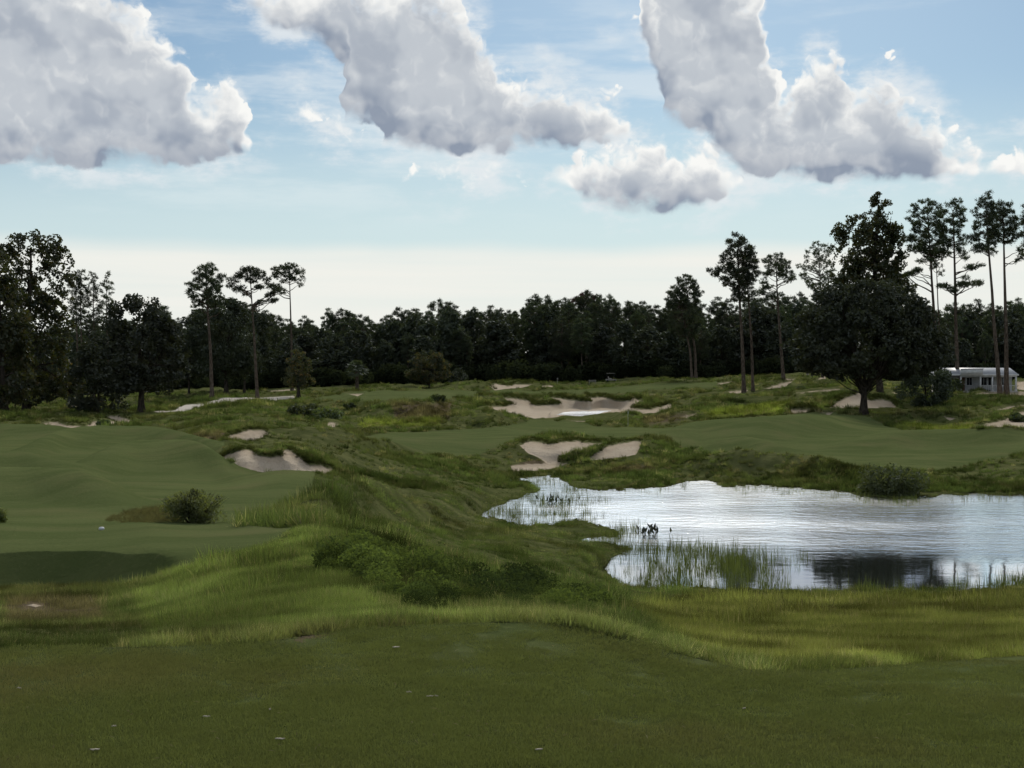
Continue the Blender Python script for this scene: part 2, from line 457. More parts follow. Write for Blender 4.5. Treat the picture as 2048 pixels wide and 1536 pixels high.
def rbf_fit(xy, val, sx=0.45):
    X = np.stack([xy[:, 0] * sx, xy[:, 1]], 1)
    D = np.linalg.norm(X[:, None] - X[None], axis=2)
    A = np.zeros((len(X) + 3,) * 2)
    A[:len(X), :len(X)] = -D
    A[:len(X), :len(X)] -= np.eye(len(X)) * 0.6
    Q = np.concatenate([np.ones((len(X), 1)), X / 1000], 1)
    A[:len(X), len(X):] = Q
    A[len(X):, :len(X)] = Q.T
    w = np.linalg.solve(A, np.concatenate([val, np.zeros(3)]))

    def f(px, py):
        P = np.stack([px.ravel() * sx, py.ravel()], 1)
        o = np.zeros(len(P))
        for i in range(0, len(P), 20000):
            q = P[i:i + 20000]
            d = np.sqrt(((q[:, None] - X[None]) ** 2).sum(2))
            o[i:i + 20000] = -d @ w[:len(X)] + np.concatenate([np.ones((len(q), 1)), q / 1000], 1) @ w[len(X):]
        return o.reshape(px.shape)
    return f


sky_x, sky_v, sky_d = np.array(SKYLINE, float).T
fit = rbf_fit(PTS[:, :2], np.log(PTS[:, 2]))

# ---- regular survey grid: columns are bearings, rows run from the camera's feet to the ridge before the forest
NU, NV = 860, 620
U = np.linspace(-300, 2350, NU)
vt = np.interp(U, sky_x, sky_v)
s = np.linspace(0, 1, NV)
# rows spaced by sight angle, denser far away
srow = np.where(s < 0.24, 1536 + (0.24 - s) / 0.24 * 1064, 0)
k = np.clip((s - 0.24) / 0.76, 0, 1)
V = np.where(s[:, None] < 0.24, srow[:, None], 1536 + (vt[None] - 1536) * (1 - (1 - k[:, None]) ** 1.25))
UU = np.broadcast_to(U[None], V.shape)
cu, cv = slice(0, NU, 6), slice(0, NV, 4)
# evaluate the smooth fit on a coarser lattice and interpolate
iu = np.linspace(0, NU - 1, 216); iv = np.linspace(0, NV - 1, 310)
iu_i, iv_i = np.round(iu).astype(int), np.round(iv).astype(int)
coarse = fit(UU[np.ix_(iv_i, iu_i)], V[np.ix_(iv_i, iu_i)])
tmp = np.stack([np.interp(np.arange(NU), iu_i, r) for r in coarse])
LD = np.stack([np.interp(np.arange(NV), iv_i, c) for c in tmp.T], 1)


def blur(a, n, axis):
    k = np.hanning(2 * n + 3)[1:-1]; k /= k.sum()
    pad = [(0, 0), (0, 0)]; pad[axis] = (n, n)
    b = np.pad(a, pad, mode='edge')
    return np.apply_along_axis(lambda r: np.convolve(r, k, 'valid'), axis, b)


LD = blur(blur(LD, 4, 1), 2, 0)
T_ = (V - VH) / FPX
# ---- outlines of sand, mown grass and so on, given as sight lines and laid on the sheet
def poly_sdf(P, px, py):
    """signed distance in sight-line pixels, positive inside"""
    P = np.asarray(P, float)
    d = np.full(px.shape, 1e9)
    inside = np.zeros(px.shape, bool)
    for (x1, y1), (x2, y2) in zip(P, np.roll(P, -1, 0)):
        ex, ey = x2 - x1, y2 - y1
        t = np.clip(((px - x1) * ex + (py - y1) * ey) / (ex * ex + ey * ey + 1e-9), 0, 1)
        d = np.minimum(d, (px - x1 - t * ex) ** 2 + (py - y1 - t * ey) ** 2)
        c = ((y1 > py) != (y2 > py)) & (px < (x2 - x1) * (py - y1) / (y2 - y1 + 1e-12) + x1)
        inside ^= c
    return np.where(inside, 1, -1) * np.sqrt(d)


def field(polys, far=-60.0):
    out = np.full(V.shape, far)
    for P in polys:
        P = np.asarray(P, float)
        x0, x1 = P[:, 0].min() - 60, P[:, 0].max() + 60
        y0, y1 = P[:, 1].min() - 60, P[:, 1].max() + 60
        js = np.where((U >= x0) & (U <= x1))[0]
        if not len(js):
            continue
        sub = slice(js[0], js[-1] + 1)
        rows = np.where(((V[:, sub] >= y0) & (V[:, sub] <= y1)).any(1))[0]
        if not len(rows):
            continue
        rs = slice(rows[0], rows[-1] + 1)
        sd = poly_sdf(P, UU[rs, sub], V[rs, sub])
        out[rs, sub] = np.maximum(out[rs, sub], sd)
    return out


BUNKERS = {   # outline, label
    'flank': ([(444, 918), (460, 908), (485, 901), (504, 902), (516, 912), (540, 917), (563, 914), (567, 903), (583, 904), (604, 920), (620, 932), (641, 934), (665, 942), (673, 947),
               (653, 952), (536, 951), (475, 948), (458, 934)], "wide pale sand bunker cut into the grassy ridge on the left"),
    'ridge': ([(450, 884), (458, 872), (497, 861), (522, 863), (537, 872), (526, 879), (497, 884)], "small sand bunker under a dark grass lip, behind the wide left bunker"),
    'arm': ([(1039, 891), (1054, 884), (1084, 885), (1097, 890), (1107, 890), (1121, 884), (1156, 882), (1168, 887), (1205, 888), (1191, 896), (1170, 905), (1121, 913), (1119, 926),
             (1097, 929), (1076, 916), (1056, 907)], "sand bunker with a scalloped rim at the head of the pond"),
    'knob': ([(1170, 925), (1189, 910), (1212, 896), (1236, 889), (1267, 888), (1283, 894), (1271, 910), (1232, 917), (1201, 922)], "bare sandy mound face beside the scalloped bunker"),
    'waste': ([(960, 814), (1009, 813), (1025, 808), (1006, 797), (1025, 798), (1041, 800), (1058, 802), (1070, 811), (1111, 810), (1121, 808), (1099, 796), (1117, 797), (1142, 801),
               (1179, 803), (1170, 792), (1183, 796), (1205, 795), (1232, 803), (1261, 803), (1263, 795), (1275, 800), (1283, 802), (1265, 812), (1271, 818), (1300, 820), (1341, 808), (1352, 816),
               (1309, 826), (1280, 828), (1232, 826), (1205, 829), (1160, 834), (1130, 833), (1103, 838), (1060, 838), (1027, 829)], "broad sandy waste with a shallow puddle in the middle distance"),
    'waste_edge': ([(1124, 841), (1140, 843), (1189, 842), (1173, 847), (1140, 846)], "thin sand strip in front of the puddle"),
    'green_back': ([(980, 775), (1002, 770), (1015, 775), (1029, 769), (1066, 770), (1037, 777), (990, 781)], "low sand bunker at the back of the far green"),
    'green_back_b': ([(1084, 772), (1105, 771), (1106, 775), (1084, 775)], "tiny sand scrape right of the bunker behind the far green"),
    'oak': ([(1655, 820), (1679, 802), (1707, 791), (1719, 785), (1741, 802), (1766, 800), (1781, 806), (1796, 816), (1736, 820)], "sand bunker right behind the trunk of the big oak"),
    'step': ([(1575, 821), (1622, 821), (1637, 831), (1632, 838), (1585, 838)], "steep square sand face below the grassy hillside left of the oak"),
    'shelf': ([(1462, 842), (1500, 838), (1540, 837), (1540, 841), (1490, 847), (1467, 848)], "thin sand shelf along the back edge of the right fairway"),
    'edge': ([(1956, 853), (1982, 846), (2010, 840), (2030, 828), (2060, 822), (2200, 815), (2220, 850), (2100, 866), (2048, 861), (1997, 861)], "rough sandy slope at the right edge of the picture"),
    'hill_a': ([(1434, 768), (1462, 763), (1468, 766), (1437, 772)], "small sand scrape left of the double pine"),
    'hill_b': ([(1456, 783), (1497, 780), (1491, 786), (1462, 787)], "sand patch around the feet of the double pine"),
    'hill_c': ([(1527, 779), (1563, 767), (1585, 764), (1567, 777), (1540, 780)], "slanting sand patch right of the double pine"),
    'hill_d': ([(1590, 788), (1622, 784), (1680, 779), (1680, 783), (1640, 787), (1602, 791)], "flat sand streak left of the big oak's crown"),
    'green_side': ([(1292, 792), (1303, 788), (1314, 792), (1303, 796)], "round sand spot on the rough right of the waste"),
    'left_path': ([(78, 849), (109, 846), (133, 852), (170, 855), (186, 846), (213, 843), (232, 844), (201, 834), (232, 834), (268, 842), (262, 847), (219, 850), (191, 858), (166, 865)],
                  "winding pale sand path below the left trees"),
    'left_strip': ([(238, 869), (277, 860), (316, 858), (342, 861), (293, 868)], "bright sliver of sand beyond the left fairway crest"),
}
SAND_PATCHES = [
    [(195, 860), (236, 858), (234, 866), (195, 866)], [(168, 826), (215, 826), (195, 830)], [(130, 812), (170, 811), (165, 815), (135, 815)],
    [(1021, 931), (1060, 927), (1118, 927), (1160, 926), (1122, 936), (1080, 943), (1025, 944)],
    [(1354, 836), (1405, 827), (1374, 837)], [(1569, 758), (1600, 760), (1575, 763)],
    [(1986, 824), (2020, 814), (2090, 806), (2090, 812), (2048, 816), (2010, 822)], [(1948, 791), (1973, 785), (2048, 784), (2120, 786), (2048, 792), (2001, 791)],
    [(1781, 784), (1810, 787), (1834, 786), (1815, 792), (1790, 789)], [(2032, 765), (2080, 762), (2080, 782), (2034, 780)],
    [(528, 783), (590, 778), (592, 782), (540, 785)], [(690, 789), (728, 789), (715, 794)], [(650, 846), (668, 845), (690, 855), (660, 858)],
    [(230, 806), (280, 803), (270, 808), (240, 810)], [(1640, 756), (1650, 752), (1652, 760), (1632, 762)],
    [(1880, 832), (1912, 838), (1900, 842)], [(1956, 867), (1968, 867), (1964, 870)], [(1640, 841), (1668, 839), (1660, 844)],
    [(48, 1211), (66, 1208), (92, 1212), (70, 1215)], [(400, 1241), (425, 1236), (452, 1240), (430, 1244)],
]
ROAD = [(308, 826), (351, 818), (371, 809), (410, 806), (446, 798), (497, 796), (565, 794), (588, 792), (590, 796), (565, 799), (497, 801), (454, 805), (411, 811), (370, 821), (321, 826)]
EARTH = [[(585, 1283), (605, 1271), (660, 1264), (692, 1266), (640, 1277), (600, 1285)], [(780, 806), (905, 806), (900, 838), (790, 838)],
         [(360, 884), (400, 866), (450, 862), (452, 884)], [(1285, 836), (1375, 830), (1372, 842), (1290, 850)], [(1200, 940), (1290, 928), (1320, 940), (1240, 950)],
         [(60, 1196), (200, 1198), (220, 1240), (0, 1250), (0, 1200)], [(1060, 916), (1096, 926), (1086, 935), (1030, 932)]]
MOWN = {
    'tee': [(-400, 2700), (-400, 1304), (0, 1298), (300, 1295), (500, 1288), (650, 1269), (800, 1256), (1000, 1248), (1120, 1251), (1240, 1276), (1350, 1305), (1500, 1340), (1620, 1341), (1750, 1332), (2048, 1312), (2500, 1296), (2500, 2700)],
    'left': [(-400, 838), (60, 850), (150, 866), (235, 872), (350, 868), (420, 884), (450, 890), (438, 915), (460, 945), (540, 957), (640, 962), (620, 1000), (560, 1025), (480, 1046), (590, 1056), (560, 1078), (430, 1122), (310, 1158), (240, 1174), (-400, 1180)],
    'middle': [(600, 862), (700, 872), (850, 864), (1000, 853), (1070, 840), (1180, 852), (1300, 856), (1400, 850), (1480, 849), (1560, 841), (1740, 843), (1830, 868), (1960, 878), (2400, 870), (2400, 905), (2048, 905), (1950, 926), (1880, 938), (1700, 933), (1500, 916),
               (1420, 910), (1330, 890), (1250, 876), (1100, 871), (1030, 880), (960, 905), (860, 906), (780, 896), (660, 882)],
    'far': [(600, 803), (640, 794), (740, 783), (850, 781), (960, 781), (1100, 782), (1180, 777), (1300, 768), (1450, 763), (1440, 774), (1290, 783), (1200, 788), (1000, 788), (900, 797), (720, 803)],
}
LIME = [[(712, 850), (740, 838), (800, 842), (880, 837), (884, 852), (800, 856), (730, 858)], [(1790, 848), (1860, 842), (1960, 852), (1900, 872), (1840, 866)],
        [(1390, 832), (1500, 810), (1580, 806), (1560, 832), (1470, 838)]]
GOLD = [[(1240, 1220), (1400, 1186), (1700, 1188), (2400, 1180), (2400, 1305), (1750, 1328), (1560, 1336), (1400, 1310)]]
BRIGHT = [[(420, 1110), (560, 1060), (650, 1046), (720, 1080), (760, 1120), (700, 1150), (760, 1220), (1000, 1245), (650, 1262), (300, 1270), (270, 1200)]]

sm = lambda x, a, b: (lambda t: t * t * (3 - 2 * t))(np.clip((x - a) / (b - a), 0, 1))
# mown ground is graded smooth
soft = sm(field([MOWN['left'], MOWN['middle'], MOWN['far']]), 0, 14)
LD = LD * (1 - soft) + blur(blur(LD, 20, 1), 6, 0) * soft
# the near tee is a level plane whose rim rolls over
edge_v = blur(np.interp(U, *np.array(TEE_EDGE, float).T)[None], 18, 1)[0]
edge_d = np.interp(U, [-300, 0, 300, 500, 650, 800, 1000, 1120, 1240, 1350, 1500, 1800, 2048, 2350], [8.5, 8.6, 8.7, 8.8, 9.0, 9.3, 9.6, 9.7, 9.5, 9.2, 8.8, 8.1, 7.75, 7.35])
drop = edge_d * (edge_v - VH) / FPX - EYE
over = V - edge_v[None]
tee_d = (EYE + drop[None] * (1 - sm(over, 0, 240))) / np.maximum(T_, 0.05)
LD = np.where(over > 0, np.log(tee_d), LD)
for i in range(1, NV):      # the ground never leans towards the camera more than 35 degrees
    LD[i] = np.maximum(LD[i], LD[i - 1] + np.maximum(T_[i - 1] - T_[i], 1e-7) / (T_[i] + 0.70))
DIST = np.exp(LD)
X0 = DIST * (UU - CX) / FPX
Y0 = DIST
Z0 = EYE - DIST * T_


F_SAND = np.maximum(field([b[0] for b in BUNKERS.values()]), field(SAND_PATCHES))
F_ROAD = field([ROAD])
F_EARTH = field(EARTH)
F_MOWN = field(MOWN.values())
F_TEE = field([MOWN['tee']], -400)
F_LIME = field(LIME)
F_GOLD = field(GOLD)
F_BRIGHT = field(BRIGHT)
F_POND = field([POND], -200)
F_POND = F_POND + np.where(np.abs(F_POND) < 40, 9.0 * fbm(UU / 17.0, V / 5.0, 15, 3) - 0.6, 0)       # ragged margin
F_PUD = field([PUDDLE])
STREAM = [(1058, 938), (1090, 935), (1122, 936), (1108, 942), (1070, 942)]

# ---- relief smaller than the survey: swells in the mown ground, lumps in the rough, hollows of the bunkers
dry = sm(-F_POND, 2, 26) * sm(-F_PUD, 1, 8) * (1 - 0.85 * sm(F_SAND, -4, 2))
mown = sm(F_MOWN, -3, 4)
near = sm(Y0, 12, 30)
mid = sm(Y0, 30, 60)
Z = Z0.copy()
Z += dry * mid * 0.55 * fbm(X0 / 17 + 3.1, Y0 / 26 + 1.7, 11, 2) * (0.5 + 0.8 * mown)
Z += dry * near * (1 - mown) * (0.34 * fbm(X0 / 3.2, Y0 / 4.0, 21, 3) * sm(Y0, 14, 60) + 0.12 * fbm(X0 / 0.9, Y0 / 1.2, 31, 2))
Z += dry * sm(Y0, 100, 180) * (1 - mown) * 0.7 * fbm(X0 / 6, Y0 / 9, 41, 2)
Z += (1 - near) * 0.035 * fbm(X0 / 1.9, Y0 / 1.9, 51, 1) * sm(Y0, 2, 4)


def swell(pts, up, lo, hi):
    """a crest along sight points: pts (px, py), height up, reach below and above in sight rows"""
    global Z
    p = np.array(pts, float)
    vc = np.interp(U, p[:, 0], p[:, 1])
    vc = blur(vc[None], 14, 1)[0]
    ends = np.minimum(sm(U, p[0, 0] - 70, p[0, 0] + 110), 1 - sm(U, p[-1, 0] - 110, p[-1, 0] + 70))
    d = V - vc[None]
    prof = np.where(d > 0, 1 - sm(d, 0, lo), 1 - sm(-d, 0, hi))
    Z = Z + 1.9 * up * prof * ends[None]


swell([(-300, 985), (60, 983), (160, 992), (260, 1000)], 0.50, 24, 7)
swell([(150, 938), (280, 918), (400, 922), (470, 950)], 0.62, 30, 9)
swell([(40, 905), (140, 885), (280, 882), (420, 890)], 0.6, 18, 5)
swell([(-300, 866), (60, 868), (200, 876)], 0.5, 12, 4)
swell([(-300, 940), (40, 936), (150, 948)], 0.5, 20, 6)
swell([(470, 968), (620, 975), (760, 990)], 0.35, 26, 8)
swell([(1290, 886), (1400, 874), (1520, 868), (1700, 850)], 0.75, 22, 6)
swell([(1380, 905), (1480, 892), (1600, 905)], 0.5, 14, 5)
swell([(1700, 888), (1850, 880), (2100, 872)], 0.5, 14, 4)
swell([(1560, 842), (1650, 838), (1760, 842)], 0.4, 22, 3)
swell([(1380, 930), (1500, 922), (1640, 934), (1720, 944)], 0.45, 22, 8)
swell([(560, 866), (640, 880), (760, 898)], 0.5, 10, 8)
swell([(730, 900), (790, 895), (860, 900)], 0.35, 8, 4)
swell([(620, 1018), (740, 1016), (840, 1026)], 0.55, 26, 10)
swell([(900, 772), (950, 768), (1000, 774)], 0.6, 10, 3)
# hollow of each bunker: the floor drops, steepest under the far rim
hollow = sm(F_SAND, -1.0, 7) * np.clip(Y0 / 75, 0.35, 3.0)
Z -= 0.14 * hollow * sm(Y0, 30, 60)
Z += 0.12 * sm(F_SAND, -10, -2) * (1 - sm(F_SAND, -2, 0.5)) * np.clip(Y0 / 75, 0, 2.4) * sm(Y0, 30, 60)
# water's edge
Z = np.where(F_POND > 0, np.minimum(Z, POND_LEVEL - 0.02) - 0.6 * sm(F_POND, 0, 26), np.maximum(Z, np.where(F_POND > -120, POND_LEVEL + 0.02 + 0.10 * sm(-F_POND, 0, 20), -99)))
PUD_LEVEL = EYE - 7.0
Z = np.where(F_PUD > 0, np.minimum(Z, PUD_LEVEL - 0.05), np.where(F_PUD > -14, np.maximum(Z, PUD_LEVEL + 0.03 + 0.02 * np.minimum(-F_PUD, 8)), Z))

# ---- carry the sheet on: beyond the ridge to the horizon, and all the way round
EXT = np.array([335, 350, 380, 430, 520, 800, 1600, 4000, 9000], float)
XE, YE, ZE = [X0], [Y0], [Z]
back_z = np.minimum(Z[-1], EYE - 3.4)
for i, e in enumerate(EXT):
    d = np.maximum(Y0[-1] + 4 * (i + 1), e)
    zz = Z[-1] * max(0, 1 - 0.5 * (i + 1)) + back_z * min(1, 0.5 * (i + 1))
    if e > 430:
        zz = zz * 0.3 + (EYE - 3.0) * 0.7
    XE.append((d * (U - CX) / FPX)[None]); YE.append(d[None]); ZE.append(zz[None])
XG, YG, ZG = np.concatenate(XE), np.concatenate(YE), np.concatenate(ZE)
NR = XG.shape[0]
az_lo, az_hi = math.atan((U[0] - CX) / FPX), math.atan((U[-1] - CX) / FPX)
side_az = np.linspace(az_hi, az_lo + 2 * math.pi, 42)[1:-1]
R_hi, R_lo = np.hypot(XG[:, -1], YG[:, -1]), np.hypot(XG[:, 0], YG[:, 0])
w = np.linspace(0, 1, 42)[1:-1]
w = w * w * (3 - 2 * w)
RS = R_hi[:, None] * (1 - w) + R_lo[:, None] * w
flat = np.sin(np.linspace(0, math.pi, 42)[1:-1]) ** 0.5
ZS = (ZG[:, -1:] * (1 - w) + ZG[:, :1] * w)
ZS = ZS * (1 - flat) + flat * np.where(RS < 30, 0.0, -2.0)
XA = np.concatenate([XG, RS * np.sin(side_az)], 1)
YA = np.concatenate([YG, RS * np.cos(side_az)], 1)
ZA = np.concatenate([ZG, ZS], 1)
NC = XA.shape[1]


def full(F, v):
    o = np.full((NR, NC), v, np.float32)
    o[:NV, :NU] = F
    return o


verts = np.stack([XA, YA, ZA], 2).reshape(-1, 3)
verts = np.concatenate([verts, [[0, 0, 0]]])
ii, jj = np.meshgrid(np.arange(NR - 1), np.arange(NC), indexing='ij')
j2 = (jj + 1) % NC
quads = np.stack([ii * NC + jj, ii * NC + j2, (ii + 1) * NC + j2, (ii + 1) * NC + jj], 2)
j0 = np.arange(NC)
tris = np.stack([np.full(NC, NR * NC), (j0 + 1) % NC, j0], 1)
attrs = {'sand': full(F_SAND, -60), 'mown': full(F_MOWN, -60), 'earth': full(F_EARTH, -60), 'lime': full(F_LIME, -60), 'gold': full(F_GOLD, -60),
         'bright': full(F_BRIGHT, -60), 'pond': full(F_POND, -200), 'road': full(F_ROAD, -60)}
# which piece of the ground each face belongs to
piece = np.zeros((NR, NC), int)
pieces = ['ground']
pieces_label = {}


def claim(F, name, label):
    pieces.append(name); k = len(pieces) - 1
    pieces_label[k] = label
    piece[:NV, :NU][F > 0] = k


claim(F_TEE, 'tee', "close-mown dark green tee turf across the bottom of the picture")
for k, nm, lb in (('left', 'fairway', "rolling mown fairway with a raised tee on the left"), ('middle', 'fairway', "dark mown fairway beyond the pond"), ('far', 'green', "far mown green before the forest")):
    claim(field([MOWN[k]]), nm, lb)
for k, (P, lb) in BUNKERS.items():
    claim(field([P]), 'sand_path' if k == 'left_path' else 'sand_bunker', lb)
claim(F_ROAD, 'cart_path', "pale cart path curving past the foot of the tall pines on the left")
face_piece = piece[ii, jj].ravel()
quads = quads.reshape(-1, 4)


# ---- the ground's material: turf, long grass, sand and bare earth, told apart by the outlines above
def ground_material():
    m, g, out = new_mat("turf_and_sand")
    A = lambda n: g.n('ShaderNodeAttribute', attribute_name=n).outputs['Fac']
    P = g.n('ShaderNodeNewGeometry').outputs['Position']
    dist = g.v('LENGTH', P)
    flatP = g.v('MULTIPLY', P, (1, 0.5, 1))
    n_big = g.noise(P, 0.07, 4, 0.6)
    n_mid = g.noise(P, 0.55, 5, 0.62)
    n_fine = g.noise(P, 9.0, 4, 0.65)
    n_grain = g.noise(P, 60.0, 3, 0.7)
    n_blade = g.noise(P, 170.0, 2, 0.7)
    wob = g.m('MULTIPLY', g.m('SUBTRACT', g.noise(P, 1.7, 4, 0.65), 0.5), 7.0)
    wob2 = g.m('MULTIPLY', g.m('SUBTRACT', n_mid, 0.5), 16.0)
    # rough grass
    rough = g.mix(g.smooth(n_mid, 0.35, 0.68), (0.050, 0.060, 0.022), (0.115, 0.120, 0.050))
    rough = g.mix(g.m('MULTIPLY', g.smooth(n_big, 0.42, 0.66), 0.75), rough, (0.060, 0.074, 0.022))
    rough = g.mix(g.m('MULTIPLY', g.smooth(n_fine, 0.5, 0.75), 0.6), rough, (0.095, 0.088, 0.038))
    rough = g.mix(g.m('MULTIPLY', g.smooth(g.m('ADD', A('gold'), wob2), -8.0, 14.0), 0.7), rough, (0.105, 0.104, 0.026))
    rough = g.mix(g.m('MULTIPLY', g.smooth(g.m('ADD', A('bright'), wob2), -8.0, 20.0), 0.6), rough, (0.060, 0.086, 0.016))
    rough = g.mix(g.m('MULTIPLY', g.smooth(g.m('ADD', A('lime'), wob), -2.0, 5.0), 0.85), rough, (0.115, 0.135, 0.026))
    # mown turf
    near = g.m('SUBTRACT', 1.0, g.smooth(dist, 10.0, 26.0))
    turf = g.mix(g.smooth(n_big, 0.3, 0.7), (0.070, 0.086, 0.032), (0.092, 0.108, 0.041))
    turf = g.mix(g.m('MULTIPLY', g.smooth(g.noise(P, 0.28, 4, 0.6), 0.48, 0.72), 0.55), turf, (0.105, 0.100, 0.046))
    turf = g.mix(g.m('MULTIPLY', g.smooth(g.noise(g.v('MULTIPLY', P, (0.35, 1, 1)), 0.5, 5, 0.65), 0.40, 0.64), 0.75), turf, (0.056, 0.074, 0.025))
    turf = g.mix(g.m('MULTIPLY', g.smooth(n_fine, 0.52, 0.75), 0.35), turf, (0.13, 0.135, 0.06))
    speck = g.m('MULTIPLY', g.smooth(n_grain, 0.52, 0.78), g.m('MULTIPLY', near, 0.6))
    turf = g.mix(speck, turf, (0.15, 0.15, 0.07))
    dk = g.m('MULTIPLY', g.smooth(g.m('SUBTRACT', 1.0, n_blade), 0.5, 0.75), g.m('MULTIPLY', near, 0.65))
    turf = g.mix(dk, turf, (0.030, 0.038, 0.014))
    worn = g.m('MULTIPLY', g.smooth(g.noise(P, 1.1, 5, 0.65), 0.56, 0.74), g.m('MULTIPLY', near, 0.55))
    turf = g.mix(worn, turf, (0.11, 0.095, 0.05))
    k_mown = g.smooth(g.m('ADD', A('mown'), g.m('MULTIPLY', wob, 0.35)), -2.2, 2.2)
    c = g.mix(k_mown, rough, turf)
    # bare earth
    earth = g.mix(n_fine, (0.070, 0.050, 0.032), (0.15, 0.112, 0.080))
    ke = g.m('MULTIPLY', g.smooth(g.m('ADD', A('earth'), g.m('ADD', wob, g.m('MULTIPLY', g.m('SUBTRACT', n_fine, 0.5), 22.0))), -1.0, 4.0), 0.8)
    c = g.mix(ke, c, earth)
    # sand
    sand = g.mix(n_mid, (0.34, 0.275, 0.20), (0.52, 0.435, 0.335))
    sand = g.mix(g.m('MULTIPLY', g.smooth(n_fine, 0.45, 0.75), 0.5), sand, (0.22, 0.17, 0.12))
    sand = g.mix(g.m('MULTIPLY', g.smooth(A('sand'), 1.5, 8.0), 0.35), sand, (0.55, 0.475, 0.38))
    ks = g.smooth(g.m('ADD', A('sand'), g.m('MULTIPLY', wob, 0.55)), -0.8, 0.9)
    c = g.mix(ks, c, sand)
    kr = g.smooth(g.m('ADD', A('road'), g.m('MULTIPLY', wob, 0.3)), -0.8, 0.8)
    c = g.mix(kr, c, g.mix(n_fine, (0.40, 0.36, 0.31), (0.54, 0.50, 0.44)))
    # wet mud at the water
    mud = g.smooth(A('pond'), -3.5, 0.5)
    c = g.mix(g.m('MULTIPLY', mud, 0.85), c, (0.030, 0.030, 0.014))
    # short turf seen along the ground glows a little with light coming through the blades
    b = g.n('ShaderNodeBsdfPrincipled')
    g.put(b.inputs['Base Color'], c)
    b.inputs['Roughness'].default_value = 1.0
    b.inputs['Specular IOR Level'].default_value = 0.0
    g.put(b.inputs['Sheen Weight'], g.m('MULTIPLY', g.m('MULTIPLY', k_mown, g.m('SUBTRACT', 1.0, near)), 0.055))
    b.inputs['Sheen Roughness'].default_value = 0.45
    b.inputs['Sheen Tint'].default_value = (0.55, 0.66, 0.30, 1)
    bump = g.n('ShaderNodeBump')
    bump.inputs['Strength'].default_value = 0.9
    h = g.m('ADD', g.m('MULTIPLY', n_fine, 0.035), g.m('MULTIPLY', n_grain, 0.006))
    h = g.m('ADD', h, g.m('MULTIPLY', n_mid, g.lin(k_mown, 0.0, 1.0, 0.25, 0.10)))
    h = g.m('ADD', h, g.m('MULTIPLY', ks, g.m('MULTIPLY', g.noise(P, 2.6, 4, 0.7), 0.30)))      # trodden, washed sand
    g.put(bump.inputs['Height'], h)
    bump.inputs['Distance'].default_value = 1.0
    g.put(b.inputs['Normal'], bump.outputs[0])
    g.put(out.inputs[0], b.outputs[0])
    return m


M_GROUND = ground_material()
for k, nm in enumerate(pieces):
    q = quads[face_piece == k]
    fl = [q]
    if not len(q):
        continue
    if nm == 'tee':
        fl.append(tris)
    used, inv = np.unique(np.concatenate([f.ravel() for f in fl]), return_inverse=True)
    o_, fs = 0, []
    for f in fl:
        fs.append(inv[o_:o_ + f.size].reshape(f.shape)); o_ += f.size
    me = mesh_np(nm, verts[used], fs, smooth=True)
    for an, av in attrs.items():
        a = me.attributes.new(an, 'FLOAT', 'POINT')
        vals = np.append(av.ravel(), -60)[used].astype(np.float32)
        a.data.foreach_set('value', vals)
    o = add_obj(nm, me, M_GROUND)
    tag(o, label=pieces_label.get(k, "grassy rough and lumpy open ground of the golf course"), kind='structure')


def ground_at(px, py):
    """world point where the sight line through (px, py) meets the ground"""
    j = int(np.clip(np.searchsorted(U, px) - 1, 0, NU - 2)); f = (px - U[j]) / (U[j + 1] - U[j])
    colv = V[:, j] * (1 - f) + V[:, j + 1] * f
    x = np.interp(-py, -colv, X0[:, j] * (1 - f) + X0[:, j + 1] * f)
    y = np.interp(-py, -colv, Y0[:, j] * (1 - f) + Y0[:, j + 1] * f)
    z = np.interp(-py, -colv, Z[:, j] * (1 - f) + Z[:, j + 1] * f)
    return float(x), float(y), float(z)


def ground_dist(px, d):
    """ground point on bearing px at distance d (beyond the ridge too)"""
    j = int(np.clip(np.searchsorted(U, px) - 1, 0, NU - 2))
    z = np.interp(d, YG[:, j], ZG[:, j])
    return ((px - CX) / FPX * d, d, float(z))

